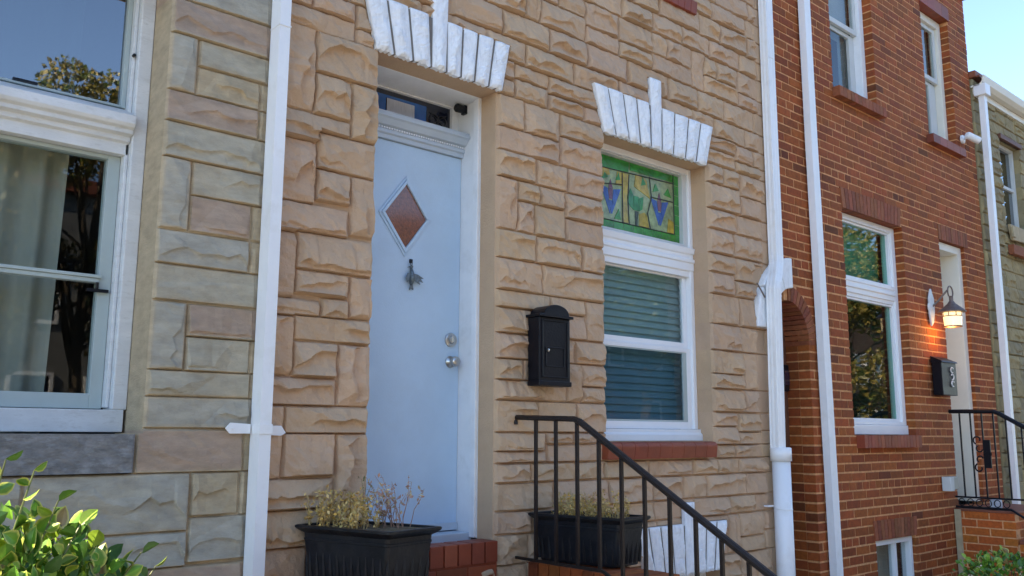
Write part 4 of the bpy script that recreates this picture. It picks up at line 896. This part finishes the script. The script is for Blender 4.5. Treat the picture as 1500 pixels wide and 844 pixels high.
m = MB(); blade(m, [(3.046, 2.53), (3.012, 2.53), (2.996, 2.49), (3.008, 2.46), (3.03, 2.48)], y-.004); m.build('wing', 'pewter', BD, bevel=.002)
m = MB(); blade(m, [(3.038, 2.455), (3.058, 2.455), (3.065, 2.405), (3.045, 2.415), (3.028, 2.400)], y); m.build('tail', 'pewter', BD, bevel=.002)
m = MB(); m.tube([(3.043+.008*math.cos(t), y, 2.604+.011*math.sin(t)) for t in np.linspace(0, 2*math.pi, 13)], .0022, 6); m.box(3.036, 3.056, 4.332, 4.344, 2.612, 2.640); m.build('hanger', 'black', BD)

BD.scale = (.88, 1, .80); BD.location = W((3.012, 4.335, 2.604))
# ================================================================ things on and by the brick house
LP = thing('wall_lantern', (9.5, 3.9, 2.72), 'lit wall lantern with a cone hood beside the brick house door', 'lantern')
lx, ly = 9.42, 3.80
m = MB(); m.lathe((9.34, 3.985, 2.92), (0, -1, 0), [(0, .07), (.012, .07), (.02, .05), (.03, .02)], 20)
for v_ in range(0): pass
m.prism([(9.34, 3.12), (9.395, 3.02), (9.40, 2.88), (9.36, 2.76), (9.31, 2.72), (9.285, 2.85), (9.29, 3.02)], 3.962, 3.985); m.build('back_plate', 'dim', LP, bevel=.006)
m = MB(); m.tube([(9.34, 3.96, 2.93), (9.36, 3.90, 2.99), (9.37, 3.86, 3.04), (9.39, 3.82, 3.09)], .010, 8); m.tube([(lx-.01+.062*math.cos(t), ly, 3.07+.062*math.sin(t)) for t in np.linspace(-1.2, 4.0, 20)], .007, 8); m.tube([(lx, ly, 3.03), (lx, ly, 2.97)], .02, 10); m.build('arm', 'bronze', LP)
m = MB(); m.lathe((lx, ly, 2.86), (0, 0, 1), [(0, .135), (.008, .135), (.03, .11), (.09, .04), (.12, .02), (.13, .01)], 24); m.build('hood', 'bronze', LP)
m = MB(); m.lathe((lx, ly, 2.72), (0, 0, 1), [(0, .082), (.135, .092), (.138, .06)], 24); m.build('glass_shade', 'lampglass', LP, smooth=False)
m = MB(); m.lathe((lx, ly, 2.700), (0, 0, 1), [(0, .03), (.006, .09), (.018, .09)], 24)
for k in range(8):
    a = 2*math.pi*k/8; m.box(lx+.090*math.cos(a)-.004, lx+.090*math.cos(a)+.004, ly+.090*math.sin(a)-.004, ly+.090*math.sin(a)+.004, 2.82, 2.858)
m.lathe((lx, ly, 2.812), (0, 0, 1), [(0, .088), (.010, .094), (.011, .088)], 24)
m.build('rim', 'bronze', LP)
pl = bpy.data.lights.new('lantern_bulb', 'POINT'); pl.energy = 1.0; pl.color = (1, .50, .16); pl.shadow_soft_size = .05
po = bpy.data.objects.new('lantern_bulb', pl); C.objects.link(po); po.location = W((lx-.02, ly+.02, 2.66)); 
po.parent = LP; po.location = Vector(W((lx-.02, ly+.02, 2.65)))-Vector(LP.location)

MX2 = thing('mailbox', (9.4, 3.93, 2.01), 'black wall mailbox with cut-out scrolls on the red brick beside the doorway', 'mailbox')
m = MB(); m.box(9.27, 9.62, 3.885, 3.985, 2.01, 2.35); m.build('case', 'black', MX2, bevel=.005); MB().hexa([(9.26, 3.87, 2.345), (9.63, 3.87, 2.345), (9.63, 3.988, 2.345), (9.26, 3.988, 2.345)], [(9.26, 3.88, 2.36), (9.63, 3.88, 2.36), (9.63, 3.988, 2.41), (9.26, 3.988, 2.41)]).build('lid', 'black', MX2)
m = MB()
for cz0, s_ in ((2.27, 1), (2.20, -1), (2.13, 1)): m.tube([(9.50+s_*.03*math.cos(t), 3.878, cz0+.028*math.sin(t)) for t in np.linspace(.5, 5.2, 14)], .006, 6)
m.build('scroll', 'dim', MX2)
JB = thing('outlet_box', (9.42, 3.93, 1.06), 'small putty and grey outlet box low on the red brick beside the doorway', 'outlet box')
MB().box(9.32, 9.41, 3.90, 3.988, 1.05, 1.19).build('cover', 'offwhite', JB, bevel=.005); MB().box(9.42, 9.56, 3.92, 3.988, 1.06, 1.19).build('case', 'putty', JB, bevel=.008)
SCM = thing('security_camera', (10.5, 3.9, 5.0), 'white bullet security camera high on the corner of the brick wall', 'camera')
m = MB(); m.lathe((10.52, 3.985, 5.02), (0, -1, 0), [(0, .05), (.02, .05), (.03, .03)], 16); m.tube([(10.52, 3.96, 5.02), (10.50, 3.90, 5.03)], .014, 8); m.build('mount', 'vinyl', SCM)
m = MB(); m.lathe((10.44, 3.90, 5.04), (.75, -.45, -.35), [(0, .032), (.02, .042), (.17, .042), (.175, .038)], 18); m.build('housing', 'vinyl', SCM, smooth=False)
m = MB(); m.lathe((10.44+.176*.80, 3.90-.176*.48, 5.04-.176*.373), (.75, -.45, -.35), [(0, .034), (.006, .032)], 18); m.build('lens', 'black', SCM)
# brick stoop of the red house
S2 = thing('stoop', (10.1, 3.5, GZ), 'orange-red brick stoop at the door of the red brick house', 'stoop')
rs = np.random.RandomState(2); m = MB(); ob = brick_tint
def brick_tint(rg): v = rg.uniform(.95, 1.5); return (v*1.2, v*1.25*rg.uniform(.8, 1.2), v*.9)
brick_block(m, 9.585, 10.7, 3.42, 3.985, GZ, .845, rs, cap=False)
brick_block(m, 9.60, 10.7, 3.08, 3.405, GZ, .56, rs, cap=False); brick_block(m, 9.60, 10.7, 2.75, 3.065, GZ, .30, rs, cap=False)
brick_tint = ob
sw = m.build('brickwork', 'brick', S2, bevel=.003); m = MB(); m.box(9.588, 10.69, 3.423, 3.985, GZ, .84); m.box(9.603, 10.69, 3.083, 3.42, GZ, .555); m.box(9.606, 10.69, 2.756, 3.08, GZ, .295); m.build('mortar', 'mortar', sw)
MB().box(9.566, 9.584, 3.93, 3.99, GZ, .86).build('corner_seal', 'seal', S2); MB().box(9.59, 10.7, 3.42, 3.985, .846, .868).build('tread', 'cornice', S2, bevel=.004); MB().box(9.595, 10.7, 3.06, 3.405, .562, .60).build('tread', 'cornice', S2, bevel=.004)
R2 = thing('stair_railing', (9.6, 3.5, .87), 'black iron railing with scrolls on the orange brick stoop', 'railing')
XR = 9.60
m = MB(); m.tube([(XR, 3.98, 1.85), (XR, 3.55, 1.845), (XR, 3.50, 1.825), (XR, 2.7, 1.33)], .022, 8); m.build('handrail', 'black', R2)
m = MB(); m.tube([(XR, 3.98, .985), (XR, 3.30, .985)], .009, 6); m.tube([(XR, 3.98, .885), (XR, 3.46, .885), (XR, 2.7, .42)], .013, 6)
for k in range(6):
    yc = 3.92-k*.085; m.tube([(XR, yc+.03*math.cos(t), .935+.035*math.sin(t)) for t in np.linspace(0, 2*math.pi, 13)], .005, 5)
m.build('bottom_rail', 'black', R2)
for y in (3.88, 3.775, 3.665, 3.555, 3.44, 3.30, 3.17, 3.04, 2.91, 2.78):
    zt = 1.845 if y > 3.5 else 1.825-(3.5-y)*.62; zb = .985 if y > 3.3 else .885-(3.46-y)*.6
    MB().box(XR-.007, XR+.007, y-.007, y+.007, zb, zt).build('baluster', 'black', R2)
m = MB()
def scr(cy, cz, r_, a0, a1, dirn=1): m.tube([(XR-.006, cy+dirn*r_*(1-.5*k/14)*math.cos(a0+(a1-a0)*k/14), cz+r_*(1-.5*k/14)*math.sin(a0+(a1-a0)*k/14)) for k in range(15)], .008, 6)
for dz, s_ in ((.14, 1), (-.14, -1)):
    scr(3.72, 1.42+dz, .045, -1.2*s_, 3.6*s_); scr(3.70, 1.42+dz*.35, .04, 1.0*s_, -3.0*s_)
scr(3.62, 1.42, .03, 0, 6.0)
m.box(XR-.012, XR+.004, 3.60, 3.67, 1.28, 1.56); m.build('scroll_panel', 'black', R2)
m = MB(); m.box(9.62, 9.78, 3.60, 3.66, .88, .97); m.box(9.63, 9.77, 3.595, 3.602, .90, .95)
NP = m.build('newspaper', 'paper', None, bevel=.01); tag(NP, 'small folded pale paper lying on the brick house stoop behind the railing', 'paper')

# ================================================================ planting
def leafy(name, origin, label, cat, n, rx, ry, rz, sz, rg, var=.45, greens=None, flowers=0, spikes=()):
    o = thing(name, origin, label, cat); V = []; F = []; T = []
    greens = greens or [(.07, .18, .02), (.12, .27, .025), (.04, .12, .015), (.22, .34, .035)]
    ox, oy, oz = origin; m = MB()
    def leaf(p, dirv, s, col, edge):
        dirv = dirv.normalized(); side = dirv.cross(Vector(rg.normal(size=3))).normalized(); nr = side.cross(dirv)
        prof = [(0, 0), (.18, .26), (.45, .36), (.75, .25), (1, 0)]; inn = [(.08, 0), (.22, .15), (.45, .22), (.72, .13), (.9, 0)]
        b = len(V)
        for pr, cl in ((prof, edge), (inn, col)):
            for (l, w) in pr[1:4]:
                for sg in (1, -1): V.append(p+dirv*l*s+side*w*s*sg+nr*(w*.35*s-(l-.5)**2*.25*s)); T.append(cl)
            for l in (pr[0][0], pr[4][0]): V.append(p+dirv*l*s-nr*((l-.5)**2*.25*s)); T.append(cl)
        for l in (.22, .45, .72): V.append(p+dirv*l*s-nr*((l-.5)**2*.25*s)); T.append(tuple(c*1.25 for c in col))
        # outer ring 0-5 sides, 6 base, 7 tip ; inner 8-13, 14 base, 15 tip ; mid 16,17,18
        f_ = []
        for sg in (0, 1):
            o_ = [6, 0+sg, 2+sg, 4+sg, 7]; i_ = [14, 8+sg, 10+sg, 12+sg, 15]; mi = [14, 16, 17, 18, 15]
            for k in range(4):
                f_.append((o_[k], o_[k+1], i_[k+1], i_[k])); 
                if k == 0: f_.append((i_[0], i_[1], mi[1]))
                elif k == 3: f_.append((i_[3], i_[4], mi[3]))
                else: f_.append((i_[k], i_[k+1], mi[k+1], mi[k]))
        F.extend([tuple(b+q for q in f) for f in f_])
    for i in range(n):
        a = rg.uniform(0, 2*math.pi); e_ = rg.uniform(-.3, 1); rr_ = rg.uniform(.55, 1)**.5
        lump = 1+.22*math.sin(a*3+1)+.15*math.sin(a*7+e_*5)
        sq = (1-max(0, e_)**4)**.5*.85+.15
        p = Vector((ox+rx*rr_*math.cos(a)*sq*lump, oy+ry*rr_*math.sin(a)*sq*lump, oz+rz*max(0, .08+.92*e_)*(.93+.07*lump)*rg.uniform(.93, 1.03)))
        d_ = (p-Vector((ox, oy, oz+rz*.3))).normalized()+Vector(rg.normal(size=3))*.7
        c_ = greens[rg.randint(len(greens))] if rg.rand() > .04 else (.25, .16, .05); ed = (.60, .58, .14) if rg.rand() < var else tuple(q*1.1 for q in c_)
        leaf(p, d_, sz*rg.uniform(.45, 1.45), c_, ed)
    for (bx0, by0, bz0, tx, ty, tz) in spikes:
        b0 = Vector((bx0, by0, bz0)); t0 = Vector((tx, ty, tz)); m.t = (.12, .14, .04); m.tube([b0, b0.lerp(t0, .5)+Vector((.01, 0, .02)), t0], [.006, .004, .002], 5)
        for k in range(7):
            f0 = .45+.55*k/6; p = b0.lerp(t0, f0); d_ = Vector(((-1)**k*.8, rg.uniform(-.6, .3), rg.uniform(.2, .8))); c_ = greens[rg.randint(len(greens))]
            leaf(p, d_, sz*rg.uniform(.8, 1.2), c_, (.5, .5, .1) if rg.rand() < .5 else c_)
    for k in range(26):
        a = rg.uniform(0, 2*math.pi); m.t = (.10, .08, .04); m.tube([(ox+.1*rx*math.cos(a), oy+.1*ry*math.sin(a), oz), (ox+.6*rx*math.cos(a), oy+.6*ry*math.sin(a), oz+rz*rg.uniform(.4, .9))], [.008, .003], 5)
    me = link('leaves', [tuple(v) for v in V], F, 'leaf', o, tint=np.array(T)); m.build('branches', 'leaf', o)
    if flowers:
        P_ = []
        for k in range(flowers):
            a = rg.uniform(0, 2*math.pi); e_ = rg.uniform(.2, .95); b0 = Vector((ox+rx*1.03*math.cos(a)*math.sqrt(1-e_*e_), oy+ry*1.03*math.sin(a)*math.sqrt(1-e_*e_), oz+rz*1.02*e_+rz*.06))
            for q in range(9): P_.append(tuple(b0+Vector(rg.normal(size=3))*.012))
        foliage('flowers', 'leaf', P_, .022, [(.7, .66, .52), (.6, .6, .4), (.7, .6, .5)], rg, 1.0, parent=o)
    return o
rgs = np.random.RandomState(33)
leafy('shrub', (.58, 2.72, GZ), 'leafy green shrub with yellow-edged leaves under the grey stone wall', 'shrub', 10500, .46, .45, 1.54, .050, rgs, spikes=[(.45, 2.5, 1.1, .55, 2.55, 1.53), (.5, 2.5, 1.1, .63, 2.6, 1.50), (.55, 2.6, 1.0, .70, 2.62, 1.42), (.6, 2.5, 1.1, .74, 2.55, 1.36), (.7, 2.6, .95, .92, 2.6, 1.27), (.75, 2.6, .9, .98, 2.65, 1.22)])
leafy('shrub', (1.33, 3.4, GZ), 'low green shrub tips at the foot of the left white downspout', 'shrub', 900, .24, .2, 1.06, .055, rgs)
leafy('shrub', (8.42, 3.15, GZ), 'small round bush with tiny white flowers before the red brick wall', 'shrub', 2200, .46, .36, .80, .05, rgs, var=.12, flowers=34)

def tree(origin, h, cr, label, cols, seed, n=9000, sz=.2, dens=1, asp=1.0, zc=.6, trunk=.22):
    rg = np.random.RandomState(seed); ox, oy, oz = origin; o = thing('street_tree', origin, label, 'tree', 'trees across the street')
    m = MB(); top = Vector((ox+rg.normal()*.3, oy, oz+h*.8)); b = Vector(origin)
    m.tube([b, b.lerp(top, .3)+Vector((.1, 0, 0)), b.lerp(top, .6), top], [trunk, trunk*.75, trunk*.45, .05], 10); cl = []
    for k in range(26):
        a = rg.uniform(0, 2*math.pi); e_ = rg.uniform(-.6, 1); q = Vector((ox+cr*.72*math.cos(a)*math.sqrt(1-e_*e_)*asp, oy+cr*.72*math.sin(a)*math.sqrt(1-e_*e_), oz+h*zc+h*(1-zc)*.85*e_))
        s0 = b.lerp(top, rg.uniform(.35, .7)); m.tube([s0, s0.lerp(q, .5)+Vector((0, 0, .2)), q], [trunk*.3, trunk*.15, .02], 6); cl.append((q, cr*rg.uniform(.22, .42)))
    m.build('trunk', 'bark', o)
    P_ = []
    per = n//len(cl)
    for q, r_ in cl:
        v = rg.normal(size=(per, 3)); v /= np.linalg.norm(v, axis=1)[:, None]; v *= (rg.uniform(.3, 1, (per, 1))**.6)*r_*np.array([1, 1, .75]); P_.append(np.array(q)+v)
    foliage('crown', 'leaf', np.concatenate(P_), sz, cols, rg, 1.3, parent=o)
GRN = [(.05, .10, .015), (.08, .13, .02), (.035, .07, .012), (.14, .15, .025)]; AUT = [(.16, .15, .03), (.22, .17, .035), (.07, .10, .02), (.28, .20, .05)]
tree((5.7, -13, GZ), 10.8, 2.2, 'round green and gold tree across the street, facing the left window', AUT, 1, n=16000, sz=.11, zc=.55)
tree((3.0, -12.5, GZ), 8.8, 2.4, 'darker low tree standing across the street behind the round one', AUT, 2, n=22000, sz=.13, zc=.42)
tree((24, -12, GZ), 12.5, 4.2, 'broad green tree across the street, facing the stained glass window', GRN, 3, n=26000, sz=.15)
tree((38, -12, GZ), 11.5, 5.2, 'large yellow-green tree across the street, facing the brick house', AUT, 4, n=30000, sz=.17, zc=.5)
tree((31, -13.5, GZ), 9, 3.4, 'shorter green tree across the street between the two broad ones', GRN, 5, n=16000, sz=.15)
tree((66, -11, GZ), 17, 4.0, 'sparse dark tree across the street at the far end', GRN, 6, n=2600, sz=.3)
tree((33.0, 5.5, GZ), 16.5, 2.0, 'dark tree whose twigs show at the right edge above the roofs', [(.02, .035, .012), (.03, .05, .02)], 7, n=5000, sz=.16)
# the row of houses across the street (seen only in the window panes)
tones = [('red', (.15, .055, .035)), ('buff', (.26, .20, .13)), ('dark brown', (.09, .05, .035)), ('grey', (.18, .18, .17))]
for i in range(15):
    x0 = -14+i*6.2; nm, c_ = tones[i % 4]; key = 'far_'+nm.replace(' ', '_'); ht = 8.4+.4*((i*7) % 3)
    if key not in MT: MT[key] = mat(key, c_, .85, noise=.2, nscale=3)
    h = thing('row_house', (x0+3.1, -17, GZ), nm+' row house across the street, number %s from the left end of its row' % ['one', 'two', 'three', 'four', 'five', 'six', 'seven', 'eight', 'nine', 'ten', 'eleven', 'twelve', 'thirteen', 'fourteen', 'fifteen'][i], 'house', 'row houses across the street')
    MB().box(x0, x0+6.19, -24, -17, GZ, ht).build('wall', key, h)
    MB().box(x0, x0+6.19, -17.0, -16.75, ht-.35, ht+.05).build('cornice', 'cornice', h)
    for a, z_ in ((.8, 1.2), (2.7, 1.2), (.8, 4.4), (2.7, 4.4), (4.6, 4.4)):
        w_ = MB(); frame_rect(w_, x0+a, x0+a+1.0, z_, z_+1.9, .09, .09, .09, .09, -16.98, -16.9); w_.box(x0+a+.09, x0+a+.91, -16.96, -16.92, z_+.9, z_+.98); w_ = w_.build('window', 'vinyl', h)
        MB().box(x0+a+.09, x0+a+.91, -16.99, -16.965, z_+.09, z_+1.81).build('glass_pane', 'darkgl', w_)
    MB().box(x0+4.6, x0+5.6, -17, -16.93, GZ+.6, 2.6).build('door', 'wood', h); MB().box(x0+4.4, x0+5.8, -16.93, -15.8, GZ, GZ+.55).build('step', 'concrete', h)
